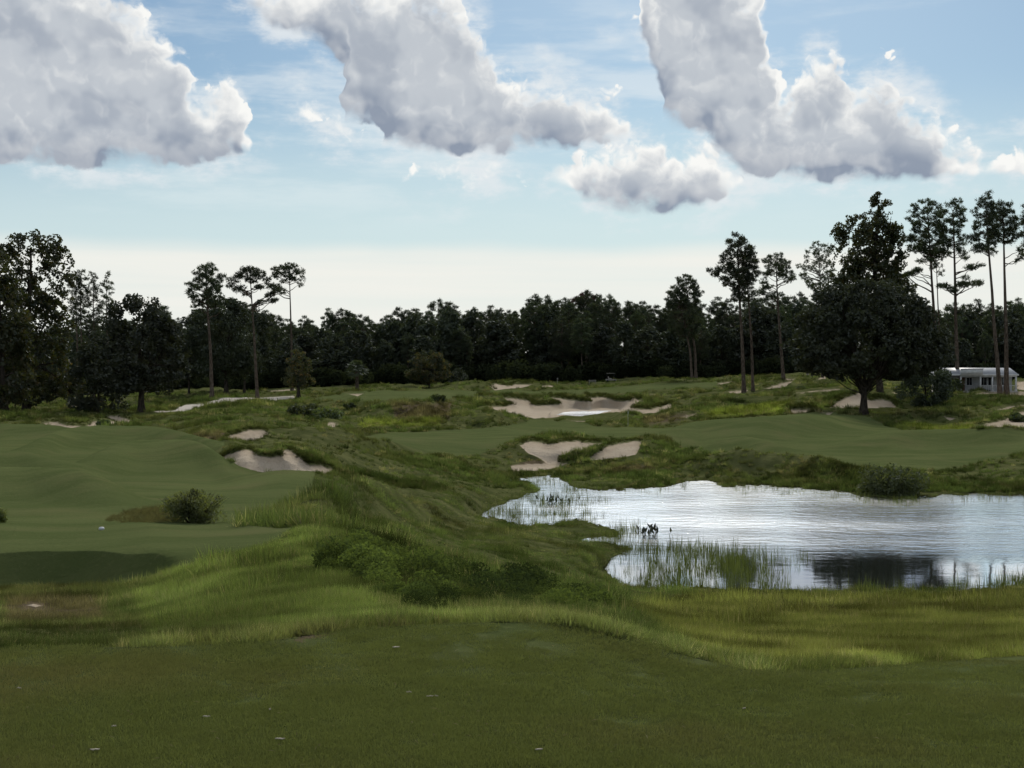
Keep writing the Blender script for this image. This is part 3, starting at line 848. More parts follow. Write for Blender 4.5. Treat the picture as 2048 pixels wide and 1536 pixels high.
# ------------------------------------------------------------------ water
def water_material():
    m, g, out = new_mat("pond_water")
    P = g.n('ShaderNodeNewGeometry').outputs['Position']
    deep, b = g.n('ShaderNodeBsdfDiffuse'), g.n('ShaderNodeBsdfGlossy')
    deep.inputs[0].default_value = (0.030, 0.034, 0.030, 1)
    b.inputs['Color'].default_value = (0.92, 0.955, 1.0, 1)
    # wind ruffles the open water and leaves lee patches calm
    n1 = g.noise(g.v('MULTIPLY', P, (0.7, 1.0, 1)), 4.2, 3, 0.6)
    n2 = g.noise(g.v('MULTIPLY', P, (0.6, 1.0, 1)), 1.3, 2, 0.5)
    x, y, z = g.xyz(P)
    lee = g.m('MULTIPLY_ADD', g.noise(P, 0.05, 3, 0.5), 26.0, -13.0)
    wind = g.smooth(g.m('ADD', y, lee), 57.0, 68.0)
    gust = g.lin(g.noise(g.v('MULTIPLY', P, (0.5, 1.0, 1)), 0.09, 3, 0.55), 0.35, 0.65, 0.75, 1.1)
    h = g.m('ADD', g.m('MULTIPLY', n1, 0.034), g.m('MULTIPLY', n2, 0.09))
    bump = g.n('ShaderNodeBump')
    g.put(bump.inputs['Height'], h)
    bump.inputs['Distance'].default_value = 1.0
    g.put(bump.inputs['Strength'], g.m('MULTIPLY', g.lin(wind, 0.0, 1.0, 0.03, 0.55), gust))
    g.put(b.inputs['Normal'], bump.outputs[0])
    g.put(b.inputs['Roughness'], g.m('MULTIPLY', g.lin(wind, 0.0, 1.0, 0.03, 0.15), gust))
    fr = g.n('ShaderNodeFresnel')
    fr.inputs['IOR'].default_value = 1.36
    mx = g.n('ShaderNodeMixShader')
    g.put(mx.inputs[0], g.m('MULTIPLY', fr.outputs[0], 1.85, clamp=True))
    g.put(mx.inputs[1], deep.outputs[0]); g.put(mx.inputs[2], b.outputs[0])
    g.put(out.inputs[0], mx.outputs[0])
    return m


M_WATER = water_material()


def water_sheet(name, poly, level, label, grow=10.0):
    P = np.array(poly, float)
    W = []
    for px, py in P:
        d = (EYE - level) * FPX / (py - VH)
        W.append((d * (px - CX) / FPX, d))
    W = np.array(W)
    c = W.mean(0)
    # a slab of water larger than the shore line, the rising bank cuts it
    n = np.roll(W, -1, 0) - np.roll(W, 1, 0)
    n = np.stack([n[:, 1], -n[:, 0]], 1); n /= np.linalg.norm(n, axis=1, keepdims=True) + 1e-9
    area = 0.5 * np.sum(W[:, 0] * np.roll(W[:, 1], -1) - np.roll(W[:, 0], -1) * W[:, 1])
    W2 = W + n * (1 if area > 0 else -1) * grow
    me = bpy.data.meshes.new(name)
    me.from_pydata([(x, y, level) for x, y in W2], [], [list(range(len(W2)))[::1 if area > 0 else -1]])
    o = add_obj(name, me, M_WATER)
    return tag(o, label, kind='structure')


water_sheet("pond_water", POND, POND_LEVEL, "wide rippled pond reflecting the pale sky", 0.45)
water_sheet("puddle_water", PUDDLE, PUD_LEVEL, "shallow bright puddle lying in the sandy waste", 1.2)


# ------------------------------------------------------------------ grass: blades in tufts, strewn by geometry nodes
def blade_tuft(name, n, r, h0, h1, w, lean, seed, segs=2, droop=0.35, mat=None, sink=0.02):
    rs = np.random.RandomState(seed)
    vs, fs = [], []
    for i in range(n):
        a, q = rs.rand() * 6.283, math.sqrt(rs.rand()) * r
        bx, by = math.cos(a) * q, math.sin(a) * q
        L = h0 + (h1 - h0) * rs.rand() ** 1.3
        dr = rs.rand() * 6.283 if rs.rand() < 0.5 else a + rs.randn() * 0.6
        le = abs(rs.randn()) * lean
        dx, dy = math.cos(dr), math.sin(dr)
        sx, sy = -dy, dx
        if rs.rand() < 0.5:
            t = rs.rand() * 6.283
            sx, sy = math.cos(t), math.sin(t)
        ww = w * (0.7 + 0.6 * rs.rand())
        base = len(vs)
        for k in range(segs + 1):
            t = k / segs
            out = L * (math.sin(le) * t + droop * le * t * t)
            up = L * (math.cos(le) * t - 0.5 * droop * le * t * t)
            cx, cy, cz = bx + dx * out, by + dy * out, up - sink
            if k == segs:
                vs.append((cx, cy, cz))
            else:
                hw = ww * 0.5 * (1 - 0.55 * t)
                vs += [(cx - sx * hw, cy - sy * hw, cz), (cx + sx * hw, cy + sy * hw, cz)]
        for k in range(segs - 1):
            b = base + 2 * k
            fs += [(b, b + 1, b + 3), (b, b + 3, b + 2)]
        b = base + 2 * (segs - 1)
        fs.append((b, b + 1, b + 2))
    me = mesh_np(name, vs, np.array(fs))
    me.materials.append(mat)
    return me


def blade_material(name="grass_blade", transl=0.45):
    m, g, out = new_mat(name)
    c = g.n('ShaderNodeAttribute', attribute_name='tint', attribute_type='INSTANCER').outputs['Color']
    d, t = g.n('ShaderNodeBsdfDiffuse'), g.n('ShaderNodeBsdfTranslucent')
    g.put(d.inputs[0], c)
    g.put(t.inputs[0], g.mix(1.0, c, (1.15, 1.2, 0.6), 'MULTIPLY'))
    mx = g.n('ShaderNodeMixShader')
    mx.inputs[0].default_value = transl
    g.put(mx.inputs[1], d.outputs[0]); g.put(mx.inputs[2], t.outputs[0])
    g.put(out.inputs[0], mx.outputs[0])
    return m


M_BLADE = blade_material()


def scatter_tree(kinds):
    """node group: points carry 'rot', 'size', 'tint' and 'pick'; each gets one of the tufts"""
    t = bpy.data.node_groups.new("strew", 'GeometryNodeTree')
    t.interface.new_socket("Geometry", in_out='INPUT', socket_type='NodeSocketGeometry')
    t.interface.new_socket("Geometry", in_out='OUTPUT', socket_type='NodeSocketGeometry')
    gi, go = t.nodes.new('NodeGroupInput'), t.nodes.new('NodeGroupOutput')
    join = t.nodes.new('GeometryNodeJoinGeometry')

    def attr(n, ty):
        a = t.nodes.new('GeometryNodeInputNamedAttribute')
        a.data_type = ty
        a.inputs[0].default_value = n
        return next(s for s in a.outputs if s.enabled and s.name == 'Attribute')
    pick, rot, size = attr('pick', 'INT'), attr('rot', 'FLOAT_VECTOR'), attr('size', 'FLOAT_VECTOR')
    for i, ob in enumerate(kinds):
        oi = t.nodes.new('GeometryNodeObjectInfo')
        oi.inputs['Object'].default_value = ob
        oi.inputs['As Instance'].default_value = True
        cmp_ = t.nodes.new('FunctionNodeCompare'); cmp_.data_type = 'INT'; cmp_.operation = 'EQUAL'
        ins = [s for s in cmp_.inputs if s.type == 'INT']
        t.links.new(pick, ins[0]); ins[1].default_value = i
        iop = t.nodes.new('GeometryNodeInstanceOnPoints')
        t.links.new(gi.outputs[0], iop.inputs['Points'])
        t.links.new(cmp_.outputs[0], iop.inputs['Selection'])
        t.links.new(oi.outputs['Geometry'], iop.inputs['Instance'])
        e2r = t.nodes.new('FunctionNodeEulerToRotation')
        t.links.new(rot, e2r.inputs[0])
        t.links.new(e2r.outputs[0], iop.inputs['Rotation'])
        t.links.new(size, iop.inputs['Scale'])
        t.links.new(iop.outputs[0], join.inputs[0])
    t.links.new(join.outputs[0], go.inputs[0])
    return t


HID = bpy.data.collections.new("tuft_sources")      # sources stay outside the scene; only their copies are used


def source(me):
    o = bpy.data.objects.new(me.name, me)
    HID.objects.link(o)
    return o


def strew(name, pts, size, tint, kinds, label, seed=0, tilt=0.12, normal_tilt=None, zscale=None):
    n = len(pts)
    rs = np.random.RandomState(seed)
    me = bpy.data.meshes.new(name)
    me.vertices.add(n)
    me.vertices.foreach_set('co', np.asarray(pts, np.float32).ravel())
    rot = np.stack([rs.randn(n) * tilt, rs.randn(n) * tilt, rs.rand(n) * 6.283], 1).astype(np.float32)
    size = np.asarray(size, np.float32)
    if size.ndim == 1:
        size = np.stack([size, size, size], 1)
    if zscale is not None:
        size = size * np.stack([np.ones(n), np.ones(n), zscale], 1)
    for nm, ty, arr in (('rot', 'FLOAT_VECTOR', rot), ('size', 'FLOAT_VECTOR', size.astype(np.float32))):
        a = me.attributes.new(nm, ty, 'POINT'); a.data.foreach_set('vector', arr.ravel())
    a = me.attributes.new('tint', 'FLOAT_COLOR', 'POINT')
    a.data.foreach_set('color', np.concatenate([tint, np.ones((n, 1))], 1).astype(np.float32).ravel())
    a = me.attributes.new('pick', 'INT', 'POINT'); a.data.foreach_set('value', rs.randint(0, len(kinds), n).astype(np.int32))
    o = add_obj(name, me)
    md = o.modifiers.new("strew", 'NODES')
    md.node_group = scatter_tree(kinds)
    tag(o, label, kind='stuff')
    return o


RS = np.random.RandomState(7)
FLD = {'sand': F_SAND, 'mown': F_MOWN, 'earth': F_EARTH, 'lime': F_LIME, 'gold': F_GOLD, 'bright': F_BRIGHT, 'pond': F_POND, 'road': F_ROAD, 'pud': F_PUD, 'tee': F_TEE}


def sample(n, u0, u1, v0, v1, gamma=1.0, rs=RS):
    """random ground points between sight rows; returns world points and grid lookups"""
    u = u0 + (u1 - u0) * rs.rand(n)
    v = v0 + (v1 - v0) * rs.rand(n) ** gamma
    fj = np.interp(u, U, np.arange(NU))
    j = np.clip(fj.astype(int), 0, NU - 2); f = fj - j
    # rows are nearly the same for neighbouring columns: find the row by bisection in each point's column
    lo, hi = np.zeros(n, int), np.full(n, NV - 1)
    for _ in range(11):
        mid_ = (lo + hi) // 2
        vm = V[mid_, j]
        lo = np.where(vm >= v, mid_, lo); hi = np.where(vm >= v, hi, mid_)
    i = np.minimum(lo, NV - 2)
    g_ = np.clip((V[i, j] - v) / np.maximum(V[i, j] - V[i + 1, j], 1e-6), 0, 1)
    ok = (v <= V[0, j]) & (v >= V[NV - 1, j])

    def look(A):
        return (A[i, j] * (1 - f) + A[i, j + 1] * f) * (1 - g_) + (A[i + 1, j] * (1 - f) + A[i + 1, j + 1] * f) * g_
    return u, v, np.stack([look(X0), look(Y0), look(Z)], 1), look, ok


def grass_tint(P, look, rs, dark=1.0):
    n = len(P)
    x, y = P[:, 0], P[:, 1]
    a = fbm(x / 5 + 4, y / 7, 61, 3) * 2.6
    b = fbm(x / 1.6, y / 2.8 + 8, 71, 2) * 2.6 + 0.1
    c = np.array([0.056, 0.074, 0.019])[None] * np.ones((n, 1))
    mixc = lambda c, k, t: c * (1 - k[:, None]) + np.array(t)[None] * k[:, None]
    c = mixc(c, np.clip(0.30 + a, 0, 1) * 0.8, (0.080, 0.082, 0.026))
    c = mixc(c, np.clip(b * 1.3, 0, 1) * 0.6, (0.034, 0.050, 0.013))
    c = mixc(c, sm(look(F_GOLD), -14, 14) * 0.55, (0.115, 0.112, 0.026))
    c = mixc(c, sm(look(F_BRIGHT), -12, 14) * 0.8, (0.098, 0.124, 0.030))
    c = mixc(c, sm(look(F_LIME), -3, 4) * 0.7, (0.125, 0.150, 0.024))
    c = mixc(c, sm(look(F_EARTH), -3, 5) * 0.6, (0.092, 0.066, 0.036))
    c = mixc(c, (rs.rand(n) < 0.12) * 0.6, (0.16, 0.135, 0.062))
    c = c * np.clip(0.95 + 1.3 * fbm(x / 2.6 + 3, y / 6.0, 66, 3), 0.5, 1.5)[:, None]
    c = c * np.clip(1.0 + 1.5 * fbm(x / 0.7 + 9, y / 1.1, 68, 2), 0.45, 1.6)[:, None]
    return c * (0.72 + 0.56 * rs.rand(n))[:, None] * dark * np.array([1.72, 1.72, 2.4])[None]


K_NEAR = [source(blade_tuft(f"near_tuft_{i}", 54, 0.13, 0.05, 0.17, 0.0055, 0.62, 100 + i, 2, 0.5, M_BLADE)) for i in range(5)]
K_MEAD = [source(blade_tuft(f"meadow_tuft_{i}", 46, 0.24, 0.07, 0.30, 0.010, 0.65, 120 + i, 2, 0.5, M_BLADE)) for i in range(5)]
K_FAR = [source(blade_tuft(f"bunch_tuft_{i}", 40, 0.30, 0.22, 0.55, 0.035, 0.55, 140 + i, 2, 0.6, M_BLADE)) for i in range(5)]
K_REED = [source(blade_tuft(f"reed_tuft_{i}", 9, 0.22, 0.25, 0.75, 0.016, 0.13, 160 + i, 2, 0.3, M_BLADE)) for i in range(4)]
K_TURF = [source(blade_tuft(f"turf_patch_{i}", 900, 0.17, 0.008, 0.022, 0.0036, 0.75, 180 + i, 1, 0.2, M_BLADE, 0.003)) for i in range(3)]

# long grass close by, around the tee
u, v, P, look, ok = sample(120000, -250, 2300, 1345, 1150, 1.0)
tee, sand = look(F_TEE), look(F_SAND)
edge_ = np.exp(-np.maximum(-tee, 0) / 9.0)
keep = ok & (tee < -1.5) & (look(F_MOWN) < -2) & (sand < 1) & (look(F_EARTH) < 1 + 6 * RS.rand(len(u))) & (P[:, 1] < 34)
keep &= RS.rand(len(u)) < 0.35 + 0.65 * np.maximum(edge_, np.clip(P[:, 1] / 16, 0, 1))
keep &= ~((look(F_BRIGHT) < -4) & (u < 330) & (v < 1270) & (RS.rand(len(u)) < 0.55))       # thin, worn grass at the far left
P_, lk = P[keep], keep
sel = lambda A: look(A)[keep]
size = (0.50 + 0.5 * RS.rand(keep.sum())) * np.where(P_[:, 1] < 13, 0.62, 1.0) * (1 + np.clip((P_[:, 1] - 13) / 20, 0, 1) * 0.7)
size *= np.where((u[keep] < 330), 0.7, 1.0)
tn = grass_tint(P_, sel, RS)
# the fringe right behind the tee's rim stands thick and is given a brighter tint
u2, v2, P2, look2, ok2 = sample(60000, -290, 2340, 1345, 1215)
t2 = look2(F_TEE)
k2 = ok2 & (t2 < -0.8) & (t2 > -22) & (look2(F_EARTH) < 1) & (RS.rand(len(u2)) < np.exp(t2 / 12.0)) & (P2[:, 1] < 16)
P2_ = P2[k2]; sel2 = lambda A: look2(A)[k2]
P_ = np.concatenate([P_, P2_]); size = np.concatenate([size, (0.45 + 0.5 * RS.rand(k2.sum())) * np.where(u2[k2] < 330, 0.75, 0.95)])
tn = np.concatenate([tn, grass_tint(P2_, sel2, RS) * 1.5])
print("fringe", k2.sum())
strew("long_grass", P_, size, tn, K_NEAR, "bright uncut grass growing along the far edge of the near tee", 1)
print("near grass", keep.sum())

# meadow and flank, 14 to 70 m
u, v, P, look, ok = sample(80000, -250, 2300, 1260, 955)
keep = ok & (look(F_TEE) < -30) & (look(F_MOWN) < 1) & (look(F_SAND) < -7) & (look(F_POND) < -0.5) & (P[:, 1] > 15) & (P[:, 1] < 105)
P_ = P[keep]; sel = lambda A: look(A)[keep]
size = (0.5 + 0.6 * RS.rand(keep.sum())) * (0.5 + 1.3 * np.clip(fbm(P_[:, 0] / 1.4, P_[:, 1] / 2.5, 81, 3) * 3.2 + 0.3, 0, 1)) * np.clip(P_[:, 1] / 30, 0.5, 1.0)
size *= np.where(u[keep] < 420, 0.55, 1.0) * np.where(P_[:, 1] > 42, 0.72, 1.0)
strew("meadow_grass", P_, size, grass_tint(P_, sel, RS), K_MEAD, "tall unmown meadow grass sloping down to the pond", 2)
print("meadow", keep.sum())

# rough farther out: bunch grass
u, v, P, look, ok = sample(90000, -250, 2300, 985, 752, 0.9)
mw, sd = look(F_MOWN), look(F_SAND)
lump = fbm(P[:, 0] / 4.5, P[:, 1] / 7.0, 91, 3) * 2
keep = ok & (mw < 0) & (sd < -2.5) & (look(F_ROAD) < -1) & (look(F_POND) < -1) & (P[:, 1] > 55) & (RS.rand(len(u)) < np.clip(0.45 + lump * 1.3, 0.10, 1)) & (look(F_PUD) < -1) & ~((np.abs(u - 1170) < 75) & (np.abs(v - 836) < 8))
P_ = P[keep]; sel = lambda A: look(A)[keep]
size = (0.55 + 0.75 * RS.rand(keep.sum())) * np.clip(P_[:, 1] / 130, 0.62, 1.5) * (0.75 + 0.7 * np.clip(lump[keep], 0, 1))
strew("rough_grass", P_, size, grass_tint(P_, sel, RS, 0.9), K_FAR, "lumpy bunch grass covering the rough between the fairways", 3)
print("rough", keep.sum())

# dark overhanging grass on the far lips of the bunkers
LP, LT = [], []
lipset = {'flank': 1.0, 'ridge': 1.0, 'arm': 1.0, 'knob': 0.8, 'waste': 1.3, 'green_back': 1.2, 'oak': 1.1, 'step': 1.2, 'shelf': 0.9, 'left_path': 0.7, 'green_back_b': 0.8, 'hill_a': 0.9, 'hill_c': 0.7, 'edge': 0.6}
for k, amp in lipset.items():
    Pl = np.array(BUNKERS[k][0], float)
    cy_ = Pl[:, 1].mean()
    for (x1, y1), (x2, y2) in zip(Pl, np.roll(Pl, -1, 0)):
        if x2 <= x1 and not (abs(x2 - x1) < 12):        # outlines run clockwise: the upper side goes rightwards
            continue
        L = math.hypot(x2 - x1, y2 - y1)
        for q in range(int(L * 1.1) + 1):
            t = RS.rand()
            px, py = x1 + (x2 - x1) * t + RS.randn() * 1.5, y1 + (y2 - y1) * t - abs(RS.randn()) * 2.2 - 0.8
            LP.append(ground_at(px, py)); LT.append(amp)
LP, LT = np.array(LP), np.array(LT)
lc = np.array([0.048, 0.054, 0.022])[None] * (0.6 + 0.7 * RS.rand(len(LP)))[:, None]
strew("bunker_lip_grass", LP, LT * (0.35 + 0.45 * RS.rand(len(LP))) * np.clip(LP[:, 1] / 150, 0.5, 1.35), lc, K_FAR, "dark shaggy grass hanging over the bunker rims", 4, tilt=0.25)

# emergent grass and reeds standing in the shallows
u, v, P, look, ok = sample(26000, 950, 2300, 1186, 942)
pd = look(F_POND)
P2 = np.stack([8.0 * FPX / (v - VH) * (u - CX) / FPX, 8.0 * FPX / (v - VH), np.full(len(u), POND_LEVEL - 0.1)], 1)
nz = fbm(P2[:, 0] / 2.2, P2[:, 1] / 6.0, 95, 3) * 2
dens = np.zeros(len(u))
left_arm = sm(-u, -1290, -1000) * sm(-np.abs(v - 1010), -60, -20)
dens = np.maximum(dens, left_arm * np.clip(0.35 + nz * 2.0, 0, 1))
head = (u < 1150) & (v < 985)
dens = np.maximum(dens, head * np.clip(0.30 + nz, 0, 1))
bay = sm(u, 1180, 1230) * sm(-u, -1640, -1480) * sm(v, 1085, 1100)
dens = np.maximum(dens, bay * np.clip(0.30 + nz * 0.8, 0.06, 1))
bar = np.exp(-((v - 1100) / 7) ** 2) * sm(u, 1230, 1290) * sm(-u, -1470, -1420)
dens = np.maximum(dens, bar * 0.9)
clump = np.exp(-((u - 1490) / 24) ** 2 - ((v - 1128) / 20) ** 2)
dens = np.maximum(dens, clump * 0.3)
shore = sm(-pd, -20, -2)
dens = np.maximum(dens, shore * np.clip(0.45 + nz * 1.6, 0, 1) * np.where(v < 1000, 0.5, 1.0))
tongue = np.maximum(np.exp(-((v - 1062) / 6) ** 2) * sm(u, 1120, 1160) * sm(-u, -1300, -1270), np.exp(-((v - 1028) / 5) ** 2) * sm(-u, -1200, -1170))
dens = np.maximum(dens, tongue * 0.95)
keep = (pd > -5) & (RS.rand(len(u)) < dens)
P_ = P2[keep]
rc = np.array([0.080, 0.098, 0.036])[None] * (0.6 + 0.8 * RS.rand(keep.sum()))[:, None]
strew("reeds", P_, (0.5 + 0.7 * RS.rand(keep.sum())), rc, K_REED, "thin emergent grass standing in the shallows of the pond", 5, tilt=0.06)
print("reeds", keep.sum())

# the near tee's turf: short cut blades
n = 3600
u, v, P, look, ok = sample(n, -295, 2345, 1700, 1246)
keep = ok & (look(F_TEE) > 1.5) & (look(F_EARTH) < 1)
P_ = P[keep]
a = fbm(P_[:, 0] / 1.3, P_[:, 1] / 1.3, 63, 3) * 2
tc = np.array([0.108, 0.122, 0.050])[None] * np.ones((len(P_), 1))
tc = tc * (1 - np.clip(a, 0, 1)[:, None] * 0.7) + np.array([0.140, 0.124, 0.066])[None] * np.clip(a, 0, 1)[:, None] * 0.7
tc *= 1.14 * (0.86 + 0.30 * RS.rand(len(P_)))[:, None]
strew("tee_turf", P_, 0.8 + 0.4 * RS.rand(len(P_)), tc, K_TURF, "close-mown turf blades of the near tee", 6, tilt=0.02)

# straw and clippings scattered on the turf
def clip_mesh(name, seed):
    rs = np.random.RandomState(seed)
    v = np.array([(-0.012, -0.0012, 0.014), (0.0, 0.0016, 0.018), (0.013, 0.0, 0.015), (0.0, -0.0016, 0.017)]) * [1 + rs.rand(), 1, 1]
    me = mesh_np(name, v, np.array([(0, 3, 2, 1)]))
    me.materials.append(M_BLADE)
    return me


K_CLIP = [source(clip_mesh(f"clipping_{i}", i)) for i in range(3)]
u, v, P, look, ok = sample(1100, -150, 2200, 1600, 1256)
keep = ok & (look(F_TEE) > 3)
P_ = P[keep]
cc_ = np.array([0.24, 0.21, 0.13])[None] * (0.4 + 0.8 * RS.rand(len(P_)))[:, None]
strew("grass_clippings", P_, 0.5 + 0.9 * RS.rand(len(P_)) ** 2, cc_, K_CLIP, "straw-coloured clippings scattered on the near tee turf", 11, tilt=0.15)

# ------------------------------------------------------------------ trees
def leaf_material(name, c1, c2, transl=0.35, tip=None):
    m, g, out = new_mat(name)
    P = g.n('ShaderNodeNewGeometry').outputs['Position']
    inf = g.n('ShaderNodeObjectInfo').outputs['Random']
    n = g.noise(P, 0.55, 3, 0.6)
    c = g.mix(g.smooth(n, 0.35, 0.68), c1, c2)
    if tip:
        c = g.mix(g.m('MULTIPLY', g.smooth(g.noise(P, 1.3, 2, 0.5), 0.52, 0.68), 0.8), c, tip)
    hs = g.n('ShaderNodeHueSaturation')
    g.put(hs.inputs['Color'], c)
    g.put(hs.inputs['Value'], g.lin(inf, 0.0, 1.0, 0.75, 1.3))
    g.put(hs.inputs['Hue'], g.lin(inf, 0.0, 1.0, 0.485, 0.515))
    d, t = g.n('ShaderNodeBsdfDiffuse'), g.n('ShaderNodeBsdfTranslucent')
    g.put(d.inputs[0], hs.outputs[0])
    g.put(t.inputs[0], g.mix(1.0, hs.outputs[0], (1.2, 1.25, 0.6), 'MULTIPLY'))
    mx = g.n('ShaderNodeMixShader')
    mx.inputs[0].default_value = transl
    g.put(mx.inputs[1], d.outputs[0]); g.put(mx.inputs[2], t.outputs[0])
    gl, m2 = g.n('ShaderNodeBsdfGlossy'), g.n('ShaderNodeMixShader')     # waxy leaves mirror a little of the sky
    gl.inputs['Roughness'].default_value = 0.55
    gl.inputs['Color'].default_value = (0.55, 0.6, 0.65, 1)
    m2.inputs[0].default_value = 0.055
    g.put(m2.inputs[1], mx.outputs[0]); g.put(m2.inputs[2], gl.outputs[0])
    g.put(out.inputs[0], m2.outputs[0])
    return m


def bark_material(name, c1, c2):
    m, g, out = new_mat(name)
    P = g.n('ShaderNodeNewGeometry').outputs['Position']
    n = g.noise(g.v('MULTIPLY', P, (1, 1, 0.35)), 5.0, 4, 0.65)
    b = g.n('ShaderNodeBsdfDiffuse')
    g.put(b.inputs[0], g.mix(g.smooth(n, 0.35, 0.65), c1, c2))
    bp = g.n('ShaderNodeBump')
    g.put(bp.inputs['Height'], n)
    bp.inputs['Distance'].default_value = 0.06
    g.put(b.inputs['Normal'], bp.outputs[0])
    g.put(out.inputs[0], b.outputs[0])
    return m


M_PINE = leaf_material("pine_needles", (0.030, 0.040, 0.018), (0.060, 0.074, 0.030), 0.30)
M_PALEPINE = leaf_material("pale_pine_needles", (0.040, 0.050, 0.022), (0.062, 0.075, 0.034), 0.35)
M_OAK = leaf_material("oak_leaves", (0.028, 0.034, 0.018), (0.052, 0.060, 0.028), 0.22)
M_GUM = leaf_material("sweetgum_leaves", (0.026, 0.034, 0.011), (0.056, 0.062, 0.018), 0.38, (0.085, 0.062, 0.020))
M_AUTUMN = leaf_material("turning_leaves", (0.034, 0.040, 0.016), (0.058, 0.056, 0.020), 0.38, (0.13, 0.075, 0.024))
M_GREY = leaf_material("grey_green_leaves", (0.040, 0.050, 0.030), (0.060, 0.074, 0.042), 0.3)
M_FOREST = leaf_material("forest_leaves", (0.028, 0.036, 0.020), (0.056, 0.066, 0.032), 0.25)
M_RUST = leaf_material("rusty_leaves", (0.050, 0.020, 0.016), (0.075, 0.030, 0.020), 0.3)
M_SHRUB = leaf_material("shrub_leaves", (0.055, 0.070, 0.026), (0.105, 0.122, 0.045), 0.45)
M_BRAMBLE = leaf_material("bramble_leaves", (0.026, 0.045, 0.016), (0.062, 0.094, 0.026), 0.35)
M_PALM = leaf_material("palm_fronds", (0.050, 0.064, 0.034), (0.085, 0.10, 0.055), 0.3)
M_BARK = bark_material("pine_bark", (0.055, 0.042, 0.033), (0.13, 0.105, 0.085))
M_DARKBARK = bark_material("oak_bark", (0.026, 0.022, 0.018), (0.065, 0.055, 0.045))
M_PALEBARK = bark_material("pale_bark", (0.20, 0.18, 0.15), (0.32, 0.29, 0.25))


def tube(path, rad, sides=7):
    path = np.asarray(path, float)
    n = len(path)
    tan = np.gradient(path, axis=0)
    tan /= np.linalg.norm(tan, axis=1, keepdims=True) + 1e-9
    ref = np.where(np.abs(tan[:, 2:3]) > 0.9, [[1.0, 0, 0]], [[0, 0, 1.0]])
    a = np.cross(tan, ref); a /= np.linalg.norm(a, axis=1, keepdims=True) + 1e-9
    b = np.cross(tan, a)
    th = np.arange(sides) / sides * 2 * math.pi
    rad = np.asarray(rad, float)
    v = path[:, None] + rad[:, None, None] * (np.cos(th)[None, :, None] * a[:, None] + np.sin(th)[None, :, None] * b[:, None])
    v = v.reshape(-1, 3)
    i, j = np.meshgrid(np.arange(n - 1), np.arange(sides), indexing='ij')
    f = np.stack([i * sides + j, i * sides + (j + 1) % sides, (i + 1) * sides + (j + 1) % sides, (i + 1) * sides + j], 2).reshape(-1, 4)
    return v, f


class Soup:
    def __init__(self):
        self.v, self.f, self.n = [], {3: [], 4: []}, 0

    def add(self, v, f):
        self.v.append(np.asarray(v, float)); f = np.asarray(f)
        self.f[f.shape[1]].append(f + self.n)
        self.n += len(v)

    def mesh(self, name, smooth=False):
        fs = [np.concatenate(x) for x in (self.f[4], self.f[3]) if x]
        return mesh_np(name, np.concatenate(self.v), fs, smooth)


def leaves(cen, size, rs, kind='quad', up=0.3):
    """many small faces: random quads (leaves) or thin spikes (needles)"""
    n = len(cen)
    size = np.broadcast_to(np.asarray(size, float), (n,))
    d = rs.randn(n, 3); d[:, 2] += up
    d /= np.linalg.norm(d, axis=1, keepdims=True)
    e = np.cross(d, rs.randn(n, 3)); e /= np.linalg.norm(e, axis=1, keepdims=True) + 1e-9
    s = size[:, None]
    if kind == 'quad':
        v = np.stack([cen - d * s * 0.55, cen + e * s * 0.34 - d * s * 0.05, cen + d * s * 0.6, cen - e * s * 0.34 + d * s * 0.05], 1)
        f = np.arange(4 * n).reshape(n, 4)
    else:
        v = np.stack([cen - e * s * 0.11, cen + e * s * 0.11, cen + d * s], 1)
        f = np.arange(3 * n).reshape(n, 3)
    return v.reshape(-1, 3), f


def ball(rs, n, shell=0.0):
    d = rs.randn(n, 3); d /= np.linalg.norm(d, axis=1, keepdims=True)
    r = rs.rand(n) ** (1 / 3)
    r = shell + (1 - shell) * r
    return d * r[:, None]


def curve3(a, b, sag, rs, n=5):
    t = np.linspace(0, 1, n)[:, None]
    p = a + (b - a) * t
    p[:, 2] += sag * np.sin(t[:, 0] * math.pi)
    p[1:-1] += rs.randn(n - 2, 3) * np.linalg.norm(b - a) * 0.03
    return p


def tree_root(name, loc, label, cat='tree', group=None):
    o = bpy.data.objects.new(name, None)
    o.empty_display_size = 0.5
    o.location = loc
    col.objects.link(o)
    return tag(o, label, cat, group)


